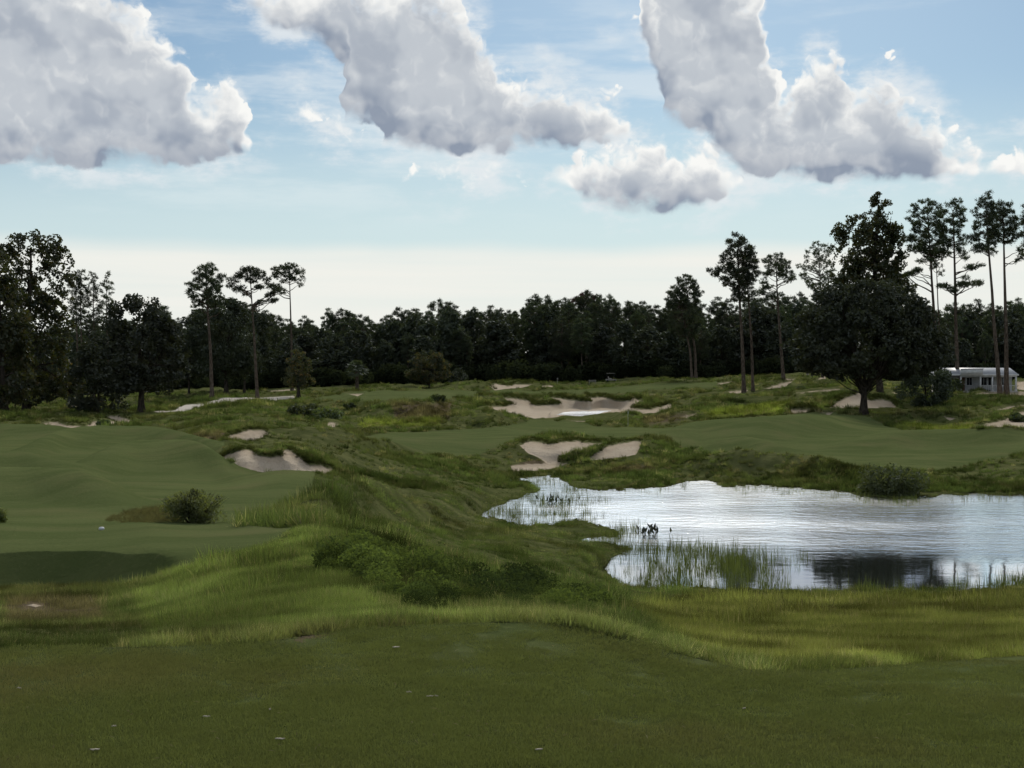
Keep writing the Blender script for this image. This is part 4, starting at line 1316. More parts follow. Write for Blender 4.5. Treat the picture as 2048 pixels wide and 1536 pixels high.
def pine_meshes(trunk, outline, pads, scale, r0, seed, density=1.0, tuft=0.36, padsize=1.0, nsp=15, bare=0.0, fill=1.0):
    """trunk: list of (x, z) in metres; outline: list of (z, left, right) half widths of the crown; pads: extra (x, z, rx, rz)"""
    rs = np.random.RandomState(seed)
    wood, crown = Soup(), Soup()
    T = np.array(trunk, float)
    zs = np.linspace(T[0, 1], T[-1, 1], 14)
    tx = np.interp(zs, T[:, 1], T[:, 0]); ty = np.cumsum(rs.randn(14) * 0.05)
    H = T[-1, 1]
    tr = r0 * (1 - 0.82 * (zs - zs[0]) / (zs[-1] - zs[0])); tr[0] *= 1.35
    wood.add(*tube(np.stack([tx, ty, zs], 1), tr, 8))
    O = np.array(sorted(outline), float) if outline else None
    P = []
    if O is not None:
        z0, z1 = O[0, 0], O[-1, 0]
        area = np.trapz(O[:, 1] + O[:, 2], O[:, 0])
        m = int(area * 1.15 * density / padsize ** 2 * fill)
        zz = np.linspace(z0, z1, 60)
        cdf = np.cumsum(np.interp(zz, O[:, 0], O[:, 1] + O[:, 2]) + 0.2); cdf /= cdf[-1]
        for q_ in range(m):         # evenly up the crown and round the stem
            z = float(np.interp((q_ + rs.rand()) / m, cdf, zz))
            wl, wr = np.interp(z, O[:, 0], O[:, 1]), np.interp(z, O[:, 0], O[:, 2])
            th = q_ * 2.39996 + rs.randn() * 0.35
            rr = math.sqrt(rs.rand() * 0.8 + 0.2) * 1.08
            c = math.cos(th) * rr
            x = np.interp(z, T[:, 1], T[:, 0]) + (c * wr if c > 0 else c * wl) * 0.9
            y = math.sin(th) * rr * (wl + wr) / 2 * 0.9
            P.append((x, y, z, (0.55 + 0.5 * rs.rand()) * padsize, (0.30 + 0.22 * rs.rand()) * padsize))
    for x, z, rx, rz in pads:
        P.append((x, rs.randn() * max(rx, 0.8) * 0.5, z, rx, rz))
        if rx > 0.9:
            P.append((x + rs.randn() * rx * .4, rs.randn() * rx * 1.1, z + rs.randn() * rz * 0.4, rx * 0.7, rz * 0.8))
    cen = []
    for x, y, z, rx, rz in P:
        dx = x - np.interp(z, T[:, 1], T[:, 0])
        reach = math.hypot(dx, y)
        za = max(T[0, 1] + 0.3 * H, z - 0.25 - reach * (0.25 + 0.35 * rs.rand()))
        za = min(za, H - 0.2)
        a = np.array([np.interp(za, T[:, 1], T[:, 0]), np.interp(za, zs, ty), za])
        p = curve3(a, np.array([x, y, z - rz * 0.3]), reach * 0.08 * rs.randn(), rs)
        rb = min(0.035 + 0.018 * reach, r0 * 0.4)
        wood.add(*tube(p, np.linspace(rb, rb * 0.35, len(p)), 4))
        k = max(5, int(16 * density * (rx * rx * 1.0 + 0.35)))
        q = ball(rs, k) * np.array([rx, rx, rz]) + np.array([x, y, z])
        cen.append(q)
        for qq in q[:3]:
            pp = curve3(np.array([x, y, z - rz * 0.3]), qq, 0, rs, 3)
            wood.add(*tube(pp, [rb * 0.4, rb * 0.3, rb * 0.2], 3))
    cen = np.concatenate(cen)
    c = np.repeat(cen, nsp, 0)
    crown.add(*leaves(c + rs.randn(*c.shape) * tuft * 0.22, tuft * (0.7 + 0.6 * rs.rand(len(c))), rs, 'spike', 0.35))
    return wood, crown


def broad_meshes(trunk, outline, r0, seed, leaf=0.34, density=1.0, depth=0.8, gaps=0.5, lobe=1.6, forks=7, fork_from=0.25):
    """leafy tree: crown fills the outline with leaf clumps, uneven and with holes"""
    rs = np.random.RandomState(seed)
    wood, crown = Soup(), Soup()
    T = np.array(trunk, float)
    O = np.array(sorted(outline), float)
    zs = np.linspace(T[0, 1], T[-1, 1], 9)
    tx = np.interp(zs, T[:, 1], T[:, 0])
    tr = r0 * (1 - 0.75 * np.linspace(0, 1, 9)); tr[0] *= 1.5; tr[1] *= 1.12
    wood.add(*tube(np.stack([tx, np.cumsum(rs.randn(9) * 0.04), zs], 1), tr, 10))
    z0, z1 = O[0, 0], O[-1, 0]
    width = (O[:, 1] + O[:, 2]) / 2
    vol = np.trapz(width ** 2 * math.pi * depth, O[:, 0])
    m = int(vol / (lobe ** 3 * 1.5)) + 8
    grow = 1.0 + 0.28 * max(0.0, min(1.0, (1.5 - lobe) / 0.6))
    lobes = []
    for i in range(m):
        for _ in range(30):
            z = z0 + (z1 - z0) * rs.rand()
            w_ = np.interp(z, O[:, 0], width)
            if rs.rand() * width.max() < w_:
                break
        th, rr = rs.rand() * 6.283, 0.35 + 0.65 * math.sqrt(rs.rand())
        wl, wr = np.interp(z, O[:, 0], O[:, 1]), np.interp(z, O[:, 0], O[:, 2])
        c = math.cos(th) * rr
        x = np.interp(z, T[:, 1], T[:, 0]) + (c * wr if c > 0 else c * wl) * grow
        y = math.sin(th) * rr * (wl + wr) / 2 * depth
        lobes.append((x, y, z, lobe * (0.55 + 0.6 * rs.rand())))
    cen = []
    for k, (x, y, z, r) in enumerate(lobes):
        n = int(95 * density * (r / leaf) ** 2 * 0.115)
        q = ball(rs, n, 0.35) * np.array([r, r, r * 0.72]) + np.array([x, y, z])
        g_ = fbm(q[:, 0] / (1.1 * lobe) + seed, q[:, 2] / (0.9 * lobe) + q[:, 1] * 0.4, 300 + seed % 50, 2) * 2
        q = q[g_ > (gaps - 1.0) * 0.55]
        cen.append(q)
        if k < 46:
            za = T[0, 1] + (T[-1, 1] - T[0, 1]) * (fork_from + (1 - fork_from) * rs.rand())
            za = min(za, z - 0.3) if z - 0.3 > T[0, 1] + 0.2 * (T[-1, 1] - T[0, 1]) else za
            a = np.array([np.interp(za, T[:, 1], T[:, 0]), 0, za])
            p = curve3(a, np.array([x, y, z]), 0.25, rs)
            rb = r0 * (0.40 if k < forks else 0.12)
            wood.add(*tube(p, np.linspace(rb, rb * 0.25, len(p)), 5))
    cen = np.concatenate(cen)
    crown.add(*leaves(cen, leaf * (0.7 + 0.7 * rs.rand(len(cen))), rs, 'quad', 0.2))
    return wood, crown


def place_tree(name, base, meshes, mats, label, group=None, seed=0):
    wood, crown = meshes
    o = tree_root(name, base, label, 'tree', group)
    add_obj("trunk", wood.mesh("trunk", True), mats[0], o)
    add_obj("crown", crown.mesh("crown"), mats[1], o)
    return o


def local(base_px, d):
    """sight coordinates -> metres beside and above the foot of a thing standing at base_px"""
    s_ = d / FPX
    return lambda px, py: ((px - base_px[0]) * s_, (base_px[1] - py) * s_)


def hero_pine(base, trunk, outline, pads, r0, seed, label, mat=None, foot=None, **kw):
    """outline: (row, left px, right px) around the trunk"""
    b = ground_at(*base) if foot is None else foot
    d = b[1]
    py0 = VH + (EYE - b[2]) / d * FPX           # where the foot really is
    L = local((base[0], py0), d)
    s_ = d / FPX
    tr = [(0.0, -0.15)] + [L(*p) for p in trunk]
    out = [(L(0, r)[1], l * s_, q * s_) for r, l, q in outline]
    pd_ = [(*L(x, y), rx * s_, rz * s_) for x, y, rx, rz in pads]
    return place_tree("pine_tree", b, pine_meshes(tr, out, pd_, s_, r0, seed, **kw), (M_BARK, mat or M_PINE), label)


def hero_broad(base, trunk, outline, r0, seed, label, mat, foot=None, bark=None, name="broadleaf_tree", **kw):
    b = ground_at(*base) if foot is None else foot
    d = b[1]
    py0 = VH + (EYE - b[2]) / d * FPX
    L = local((base[0], py0), d)
    s_ = d / FPX
    tr = [(0.0, -0.2)] + [L(*p) for p in trunk]
    out = [(L(0, r)[1], l * s_, q * s_) for r, l, q in outline]
    return place_tree(name, b, broad_meshes(tr, out, r0, seed, **kw), (bark or M_DARKBARK, mat), label)


# -- the three slender pines left of the middle
hero_pine((424, 797), [(421, 700), (414, 600), (412, 540)], [(526, 6, 6), (540, 20, 22), (560, 33, 34), (580, 37, 37), (598, 34, 32), (612, 16, 14)],
          [(390, 612, 10, 5), (440, 608, 8, 5), (446, 620, 5, 6), (400, 622, 8, 5)], 0.34, 1, "slender pine with a dense round crown, leftmost of the three tall pines", density=1.25)
hero_pine((515, 796), [(508, 660), (504, 600), (500, 545)], [],
          [(500, 541, 22, 7), (484, 551, 17, 8), (519, 549, 18, 8), (469, 563, 13, 11), (477, 578, 14, 7), (531, 560, 11, 9), (541, 590, 13, 6), (555, 582, 12, 7), (500, 560, 12, 6), (519, 574, 12, 5),
           (543, 601, 12, 5), (490, 588, 8, 5), (522, 606, 10, 6), (512, 560, 10, 6), (458, 572, 7, 6), (488, 612, 9, 6)], 0.31, 2, "tall pine with an open forked crown, middle of the three tall pines", density=1.25)
hero_pine((584, 777), [(583, 690), (580, 580), (578, 535)], [],
          [(578, 532, 19, 7), (562, 540, 16, 8), (595, 542, 14, 8), (552, 551, 11, 8), (604, 556, 8, 9), (548, 571, 14, 7), (561, 580, 12, 5), (600, 568, 7, 7), (575, 550, 14, 7), (590, 558, 10, 5), (568, 563, 8, 4)],
          0.30, 3, "thin bare-stemmed pine with a flat dome, rightmost of the three tall pines", foot=ground_dist(584, 292), density=1.3)
# -- four thin pines behind the left trees
for i, (x, top, wd, lb) in enumerate(((153, 541, 13, "thin ragged pine beside the big left tree"), (162, 538, 12, "thin ragged pine, second from the big left tree"),
                                      (188, 546, 15, "thin ragged pine, third from the big left tree"), (214, 545, 12, "thin ragged pine standing farthest from the big left tree"))):
    hero_pine((x, 800), [(x + 2, 700), (x - 1, 620), (x, top + 6)], [(top, 5, 5), (top + 20, wd, wd), (top + 60, wd + 2, wd), (top + 100, wd, wd), (top + 112, 5, 5)], [], 0.22, 20 + i, lb,
              foot=ground_dist(x, 262), density=0.85, padsize=0.85, fill=0.9)
# -- right-hand pines
hero_pine((1392, 756), [(1390, 700), (1380, 640), (1372, 560)], [(549, 5, 6), (560, 20, 20), (575, 30, 28), (595, 32, 28), (612, 24, 20)], [(1395, 640, 14, 6)], 0.33, 31,
          "round-topped pine with a pale bare stem before the far forest", density=1.3)
hero_pine((1384, 756), [(1380, 700), (1368, 640), (1350, 585)], [(573, 6, 6), (590, 22, 18), (615, 34, 26), (640, 40, 34), (660, 34, 30), (672, 15, 15)], [], 0.30, 32,
          "leaning pine with a low bushy crown, twin of the round-topped pine", density=1.2)
hero_pine((1488, 786), [(1484, 690), (1478, 580), (1475, 480)], [(468, 6, 8), (482, 24, 26), (505, 34, 34), (525, 40, 32), (545, 46, 30), (560, 34, 26), (575, 18, 20), (600, 22, 20)],
          [(1428, 546, 12, 8), (1440, 536, 12, 6), (1420, 540, 7, 4), (1450, 556, 10, 5)], 0.36, 33, "tall double-pine stem with the bigger rounded crown", density=1.25)
hero_pine((1506, 784), [(1503, 690), (1496, 590), (1490, 505)], [(494, 6, 10), (510, 10, 28), (530, 12, 28), (550, 12, 24), (570, 14, 12), (600, 18, 14)], [(1515, 545, 8, 5), (1510, 520, 10, 6)], 0.28, 34,
          "thinner right-hand stem of the double pine", density=0.95)
hero_pine((1567, 763), [(1562, 700), (1556, 620), (1551, 520)], [(508, 8, 8), (520, 24, 24), (535, 30, 30), (552, 32, 30)], [(1526, 562, 10, 8), (1520, 585, 14, 7), (1578, 560, 12, 6), (1586, 552, 8, 7), (1535, 575, 12, 6), (1545, 590, 14, 7), (1530, 600, 14, 8)],
          0.34, 35, "flat-topped pine standing on a sand patch", density=1.2)
hero_pine((1645, 760), [(1644, 680), (1642, 590), (1637, 492)], [(482, 8, 12), (500, 22, 22), (520, 38, 26), (548, 40, 30), (572, 34, 34), (592, 12, 20)], [], 0.26, 36,
          "pale feathery pine left of the tall bushy tree", mat=M_PALEPINE, foot=ground_dist(1645, 285), density=0.9, fill=0.8)
hero_pine((1878, 785), [(1872, 680), (1864, 560), (1856, 420)], [(400, 12, 12), (414, 34, 24), (440, 46, 24), (468, 48, 26), (492, 44, 30), (512, 24, 20)],
          [(1815, 478, 14, 8), (1830, 500, 14, 7), (1822, 548, 16, 6), (1835, 540, 12, 5), (1800, 552, 9, 4), (1885, 505, 12, 6), (1845, 522, 12, 5)], 0.36, 37, "tall spreading pine, first of the row right of the bushy tree", density=1.15)
hero_pine((1884, 788), [(1880, 690), (1876, 600), (1872, 500)], [(485, 5, 8), (505, 12, 18), (530, 14, 24), (545, 6, 10)], [], 0.20, 43, "thin pole-like pine close beside the first tall spreading pine", foot=ground_dist(1884, 232), density=0.9)
hero_pine((1916, 784), [(1913, 680), (1910, 540), (1906, 420)], [(402, 10, 10), (414, 26, 22), (440, 30, 24), (480, 26, 24), (508, 22, 18)],
          [(1890, 572, 16, 6), (1925, 570, 20, 6), (1955, 566, 16, 5), (1945, 535, 16, 6), (1960, 530, 10, 5), (1935, 556, 10, 6), (1905, 580, 12, 6), (1880, 500, 10, 6), (1930, 515, 10, 5)], 0.38, 38,
          "tall pine with a low shelf of branches, second of the row", foot=ground_dist(1916, 224), density=1.15)
hero_pine((2001, 788), [(1992, 690), (1984, 580), (1976, 480), (1971, 405)], [(384, 8, 8), (398, 14, 12), (415, 28, 16), (440, 32, 20), (470, 32, 22), (492, 38, 20), (506, 16, 10)],
          [(1950, 498, 14, 7), (1940, 480, 12, 8)], 0.36, 39, "leaning pine with the highest pointed top beside the white house", density=1.1)
hero_pine((2013, 787), [(2012, 690), (2010, 580), (2007, 430)], [(404, 8, 8), (416, 24, 22), (440, 30, 30), (462, 28, 28), (484, 12, 16)],
          [(2040, 470, 10, 7), (2036, 500, 10, 4), (2044, 512, 10, 8), (1990, 470, 10, 8), (2034, 520, 7, 6)], 0.40, 40, "straight pale-stemmed pine with a heavy dark top above the white house", density=1.35)
hero_pine((2078, 790), [(2076, 690), (2072, 560), (2068, 420)], [(405, 8, 8), (420, 26, 24), (450, 30, 30), (490, 28, 28), (510, 12, 12)], [(2045, 505, 8, 6)], 0.36, 41, "tall pine cut off by the right edge of the picture", foot=ground_dist(2078, 226), density=1.1)

# -- broadleaf trees
hero_broad((1760, 782), [(1752, 650), (1748, 520), (1756, 410)], [(390, 10, 8), (408, 16, 14), (424, 12, 20), (434, 40, 24), (452, 62, 36), (480, 72, 44), (510, 68, 46), (540, 62, 44), (575, 74, 60), (610, 80, 70)], 0.40, 50,
           "tall bushy conical tree rising behind the big oak", M_GUM, foot=ground_dist(1760, 222), leaf=0.34, lobe=0.85, density=1.0, depth=0.85, gaps=0.80, fork_from=0.35)
hero_broad((1727, 829), [(1728, 790), (1735, 765)], [(572, 60, 50), (590, 84, 74), (615, 108, 112), (640, 140, 118), (670, 132, 142), (700, 150, 150), (728, 128, 136), (748, 90, 76)], 0.62, 51,
           "big dark spreading oak with a thick forked trunk beside the bunker", M_OAK, name="oak_tree", leaf=0.34, lobe=1.35, density=1.1, depth=0.85, gaps=0.50, forks=9, fork_from=0.55)
hero_broad((1850, 812), [(1851, 780), (1850, 740)], [(690, 10, 8), (705, 22, 18), (730, 36, 28), (755, 48, 36), (785, 46, 40), (805, 30, 32), (814, 12, 14)], 0.15, 52,
           "small rounded grey-green tree between the oak and the white house", M_GREY, leaf=0.24, lobe=0.9, density=1.1, gaps=0.25)
hero_broad((52, 823), [(56, 760), (58, 640), (62, 500)], [(468, 12, 14), (478, 40, 40), (500, 52, 58), (530, 50, 66), (560, 62, 70), (600, 66, 58), (650, 60, 62), (700, 66, 66), (750, 70, 68), (790, 55, 56), (806, 20, 30)], 0.45, 53,
           "tall ragged broadleaf tree at the left edge with sky showing through its top", M_GUM, leaf=0.34, lobe=0.85, density=0.95, gaps=0.92, fork_from=0.3)
hero_broad((8, 824), [(4, 760), (0, 640), (-6, 520)], [(498, 8, 10), (520, 40, 24), (570, 60, 34), (640, 70, 52), (700, 75, 56), (760, 70, 52), (800, 40, 40)], 0.40, 54,
           "dark leafy tree cut off by the left edge of the picture", M_GUM, leaf=0.36, lobe=1.4, density=1.0, gaps=0.45)
hero_broad((283, 827), [(283, 795), (285, 740)], [(600, 20, 24), (615, 48, 42), (640, 62, 58), (680, 76, 70), (720, 84, 80), (752, 84, 82), (775, 50, 50)], 0.46, 55,
           "dark rounded oak with a bare trunk on the left", M_OAK, name="oak_tree", leaf=0.34, lobe=1.2, density=1.1, gaps=0.42, fork_from=0.4)
hero_broad((196, 826), [(197, 790), (198, 740)], [(690, 16, 16), (715, 36, 36), (750, 46, 42), (790, 46, 44), (815, 40, 38), (826, 30, 28)], 0.20, 56,
           "dense dark bushy tree with foliage to the ground, left of the rounded oak", M_OAK, leaf=0.32, lobe=1.1, density=1.2, gaps=0.2)
hero_broad((141, 819), [(141, 800), (142, 770)], [(722, 16, 12), (745, 26, 20), (770, 28, 18), (795, 22, 14)], 0.14, 57,
           "small yellowish tree on a thin stem between the big left tree and the bushy one", M_AUTUMN, foot=ground_at(141, 818), leaf=0.30, lobe=0.8, density=0.9, gaps=0.5)
hero_broad((453, 789), [(452, 750), (446, 700)], [(604, 30, 22), (625, 56, 44), (660, 70, 62), (700, 74, 66), (735, 60, 56), (752, 30, 36)], 0.42, 58,
           "dark oak with a forked trunk standing between the tall pines", M_OAK, name="oak_tree", foot=ground_dist(453, 262), leaf=0.36, lobe=1.6, density=1.0, gaps=0.3, fork_from=0.35)
hero_broad((489, 783), [(489, 740), (494, 690)], [(616, 22, 24), (640, 42, 48), (680, 48, 58), (715, 40, 50), (738, 20, 28)], 0.26, 59,
           "dark leafy tree behind the middle tall pine", M_FOREST, foot=ground_dist(489, 285), leaf=0.4, lobe=1.6, density=1.0, gaps=0.3)
hero_broad((378, 788), [(378, 760), (380, 720)], [(640, 14, 18), (670, 30, 30), (705, 32, 32), (740, 24, 26), (758, 10, 20)], 0.20, 60,
           "slim dark tree on a thin trunk left of the tall pines", M_FOREST, foot=ground_dist(378, 265), leaf=0.36, lobe=1.2, density=1.0, gaps=0.35)
hero_broad((597, 795), [(597, 770), (598, 730)], [(700, 5, 5), (714, 16, 12), (728, 24, 20), (750, 27, 26), (768, 22, 22), (776, 8, 8)], 0.36, 61,
           "small ragged tree with brownish tips and a stout trunk, on the open slope", M_AUTUMN, foot=ground_at(597, 794), leaf=0.30, lobe=0.8, density=1.0, gaps=0.5)
hero_broad((858, 778), [(859, 765), (858, 745)], [(704, 10, 10), (715, 26, 24), (730, 35, 32), (745, 36, 36), (757, 28, 30), (764, 10, 12)], 0.22, 62,
           "small orange-tinged tree with a forked trunk before the far forest", M_AUTUMN, leaf=0.32, lobe=0.9, density=0.95, gaps=0.55, forks=3, fork_from=0.1)
hero_broad((915, 770), [(915, 762), (915, 752)], [(737, 5, 5), (746, 12, 12), (758, 15, 15), (768, 12, 12)], 0.10, 63,
           "little grey shrub-like tree right of the orange-tinged tree", M_GREY, foot=ground_dist(915, 312), leaf=0.30, lobe=0.7, density=1.0, gaps=0.3)


# -- cabbage palm: stout trunk, round head of fan leaves
def palm(base):
    rs = np.random.RandomState(90)
    o = tree_root("palm_tree", base, "cabbage palm with a round grey-green head before the far forest", 'tree')
    w = Soup()
    w.add(*tube([(0, 0, -0.2), (0.02, 0, 1.0), (-0.02, 0, 2.0), (0, 0, 3.0)], [0.30, 0.24, 0.24, 0.26], 10))
    add_obj("trunk", w.mesh("trunk", True), M_BARK, o)
    c = Soup()
    for i in range(64):
        d = rs.randn(3); d[2] += 0.35; d /= np.linalg.norm(d)
        a = np.array([0, 0, 3.3]); b = a + d * (1.0 + 0.35 * rs.rand()) + np.array([0, 0, 0.1])
        c.add(*tube(curve3(a, b, 0.1, rs, 4), [0.03, 0.025, 0.02, 0.015], 3))
        side = np.cross(d, [0, 0, 1.0]); side /= np.linalg.norm(side) + 1e-6
        upv = np.cross(side, d)
        for k in range(13):            # leaflets of the fan
            t = (k - 6) / 6 * 1.35
            r = d * math.cos(t) + side * math.sin(t)
            e = b + r * 0.80 + np.array([0, 0, -0.22 - 0.1 * abs(t)])
            wv = np.cross(r, upv) * 0.055
            c.add([b - wv, b + wv, e], [(0, 1, 2)])
    add_obj("crown", c.mesh("crown"), M_PALM, o)


palm(ground_at(714, 780))
bpy.data.objects['palm_tree'].scale = (1.45, 1.45, 1.25)
print("heroes done")

# -- the far forest: single trees copied from a handful of kinds
PROTO = []
for i in range(6):
    rs = np.random.RandomState(400 + i)
    h = 19 + rs.rand() * 2
    cr = 2.2 + rs.rand() * 1.0
    cb = h * (0.30 + 0.15 * rs.rand())
    wm, cm = pine_meshes([(0, -0.3), (rs.randn() * 0.3, h * 0.5), (rs.randn() * 0.5, h - 0.4)],
                         [(cb, cr * 0.5, cr * 0.5), (cb + 2, cr, cr), (h * 0.8, cr * 1.15, cr * 1.1), (h * 0.93, cr * 0.8, cr * 0.85), (h, 0.5, 0.5)], [], 1, 0.24, 410 + i, density=0.95, tuft=0.52, padsize=1.15, nsp=12)
    PROTO.append(('pine_tree', wm.mesh("trunk", True), cm.mesh("crown"), M_BARK, M_PINE, h))
for i in range(5):
    rs = np.random.RandomState(500 + i)
    h = 15 + rs.rand() * 2.5
    w_ = 3.6 + rs.rand() * 1.4
    wm, cm = broad_meshes([(0, -0.3), (rs.randn() * 0.2, h * 0.35), (rs.randn() * 0.4, h * 0.75)],
                          [(1.2, w_ * 0.5, w_ * 0.5), (h * 0.25, w_, w_), (h * 0.55, w_ * 1.05, w_), (h * 0.8, w_ * 0.8, w_ * 0.75), (h, 0.8, 0.8)], 0.24, 510 + i, leaf=0.56, lobe=1.3, density=1.0, gaps=0.45)
    PROTO.append(('broadleaf_tree', wm.mesh("trunk", True), cm.mesh("crown"), M_DARKBARK, M_FOREST, h))
for p in PROTO:
    p[1].materials.append(p[3]); p[2].materials.append(p[4])

TOPS = np.array([(-300, 640), (0, 640), (130, 640), (240, 632), (300, 612), (345, 630), (400, 618), (500, 628), (590, 636), (640, 634), (690, 612), (760, 622), (850, 618), (890, 606), (980, 608), (1060, 600), (1100, 594), (1150, 596), (1190, 588), (1240, 592), (1300, 598),
                 (1400, 604), (1500, 602), (1600, 592), (1700, 590), (1800, 595), (1900, 612), (2000, 600), (2100, 606), (2350, 615)], float)
rs = np.random.RandomState(33)
ZONES = [(0, "beyond the left edge of the picture"), (130, "behind the tall ragged left tree"), (235, "behind the four thin pines"), (365, "behind the rounded left oak"), (470, "behind the leftmost tall pine"), (545, "behind the middle tall pine"),
         (640, "behind the stout-trunked little tree"), (780, "behind the cabbage palm"), (900, "behind the orange-tinged tree"), (1000, "above the grey little tree"), (1110, "above the far green"), (1240, "around the rusty crown"),
         (1340, "left of the leaning pine"), (1430, "behind the leaning pine"), (1530, "behind the double pine"), (1600, "behind the flat-topped pine"), (1690, "behind the pale feathery pine"), (1800, "behind the big oak"),
         (1900, "behind the small grey-green tree"), (2048, "behind the white house"), (9999, "beyond the right edge of the picture")]
count = {'pine_tree': 0, 'broadleaf_tree': 0}
for row, (dist, step, kinds) in enumerate(((338, 47, (6, 7, 8, 9, 10, 0, 2)), (352, 36, (0, 1, 2, 3, 4, 5, 7, 9)), (372, 30, (0, 1, 2, 3, 4, 5)), (396, 30, (0, 1, 2, 3, 4, 5)))):
    x = -230.0
    while x < 2290:
        px = x + rs.randn() * 9
        kd = PROTO[kinds[rs.randint(len(kinds))]]
        d = dist + rs.randn() * 5
        g0 = ground_dist(px, d)
        top = np.interp(px, TOPS[:, 0], TOPS[:, 1])
        hmax = (VH - top) / FPX * d + (EYE - g0[2])
        if row == 0:
            hh = hmax * (0.55 + 0.22 * rs.rand())
        elif row == 1:
            hh = hmax * (0.80 + 0.16 * rs.rand())
        else:
            hh = hmax * (0.80 + 0.27 * rs.rand())
        sc = hh / kd[5]
        where = next(t for lim, t in ZONES if px < lim)
        rank = ("low front-row", "middle-row", "skyline", "rearmost skyline")[row]
        kind_ = "dark pine" if kd[0] == 'pine_tree' else "dark leafy tree"
        lb, gr = f"{rank} {kind_} of the far forest {where}", f"{rank} {kind_}s of the forest {where}"
        o = tree_root(kd[0], g0, lb, 'tree', gr)
        wx = (0.85 + 0.35 * rs.rand()) * (1.15 if row == 0 else 1.0)
        o.scale = (sc * wx, sc * wx, sc)
        o.rotation_euler = (0, 0, rs.rand() * 6.283)
        add_obj("trunk", kd[1], None, o)
        c_ = add_obj("crown", kd[2], None, o)
        count[kd[0]] += 1
        x += step * (0.75 + 0.5 * rs.rand())
# one reddish crown on the skyline
g0 = ground_dist(1172, 385)
hero_pine((1172, 762), [(1172, 700), (1173, 600)], [(586, 12, 10), (592, 26, 22), (602, 30, 26), (612, 20, 20)], [], 0.25, 77, "pine with a rusty dead crown on the forest skyline", mat=M_RUST, foot=g0, density=1.0, tuft=0.5)
print("forest", count)

# undergrowth that closes the forest's foot
def shrub_mesh(name, r, h, n, leaf, seed, mat):
    rs = np.random.RandomState(seed)
    S = Soup()
    c = []
    for i in range(9):
        a, q = rs.rand() * 6.283, rs.rand() ** 0.5 * r * 0.65
        rr = r * (0.35 + 0.35 * rs.rand())
        c.append(ball(rs, n // 9, 0.4) * np.array([rr, rr, h * 0.42]) + np.array([math.cos(a) * q, math.sin(a) * q, h * (0.35 + 0.3 * rs.rand())]))
    c = np.concatenate(c)
    c = c[c[:, 2] > -0.05]
    S.add(*leaves(c, leaf * (0.7 + 0.6 * rs.rand(len(c))), rs, 'quad', 0.4))
    me = S.mesh(name)
    me.materials.append(mat)
    return me


M_LEAFI = blade_material("strewn_leaf", 0.25)
K_UNDER = [source(shrub_mesh(f"understory_{i}", 2.6, 4.4, 800, 0.6, 600 + i, M_LEAFI)) for i in range(4)]
P_ = []
for dist, n in ((328, 150), (336, 170), (350, 170), (375, 150), (405, 230), (440, 230)):
    for _ in range(n):
        P_.append(ground_dist(-280 + 2600 * rs.rand(), dist + rs.randn() * 4))
P_ = np.array(P_)
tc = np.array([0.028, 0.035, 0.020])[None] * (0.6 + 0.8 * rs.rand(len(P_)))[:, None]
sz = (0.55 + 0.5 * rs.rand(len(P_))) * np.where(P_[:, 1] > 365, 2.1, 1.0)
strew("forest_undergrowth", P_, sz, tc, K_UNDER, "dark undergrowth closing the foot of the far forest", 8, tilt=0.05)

# ------------------------------------------------------------------ shrubs, brambles, water plants
def bush(name, base, r, h, n, leaf, seed, mat, label, wisps=0, squash=1.0):
    rs = np.random.RandomState(seed)
    o = tree_root(name, base, label, 'shrub')
    st, fo = Soup(), Soup()
    cen = []
    for i in range(26):
        a = rs.rand() * 6.283
        q = rs.rand() ** 0.6 * r * 0.75
        top = np.array([math.cos(a) * q, math.sin(a) * q * squash, h * (0.14 + 0.68 * rs.rand()) * (1 - 0.5 * (q / r) ** 2)])
        p = curve3(np.array([top[0] * 0.2, top[1] * 0.2, -0.05]), top, 0.05, rs, 4)
        st.add(*tube(p, np.linspace(0.012, 0.005, 4) * (r + 0.4), 4))
        rr = r * (0.22 + 0.2 * rs.rand())
        q2 = ball(rs, n // 26, 0.25) * np.array([rr, rr, rr * 0.8]) + top
        cen.append(q2)
    for i in range(wisps):
        a = rs.rand() * 6.283
        q = rs.rand() * r * 0.8
        b = np.array([math.cos(a) * q * 1.25, math.sin(a) * q * 1.25, h * (1.15 - 0.45 * (q / r)) + 0.06 * rs.rand()])
        p = curve3(np.array([b[0] * 0.3, b[1] * 0.3, h * 0.2]), b, 0.03, rs, 4)
        st.add(*tube(p, [0.006, 0.005, 0.004, 0.003], 3))
        k = 10
        t = 0.45 + 0.55 * rs.rand(k)
        cen.append(np.stack([np.interp(t, np.linspace(0, 1, 4), p[:, c]) for c in range(3)], 1) + rs.randn(k, 3) * 0.02)
    cen = np.concatenate(cen)
    cen = cen[cen[:, 2] > 0.0]
    fo.add(*leaves(cen, leaf * (0.6 + 0.8 * rs.rand(len(cen))), rs, 'quad', 0.5))
    add_obj("stems", st.mesh("stems"), M_DARKBARK, o)
    add_obj("foliage", fo.mesh("foliage"), mat, o)
    return o


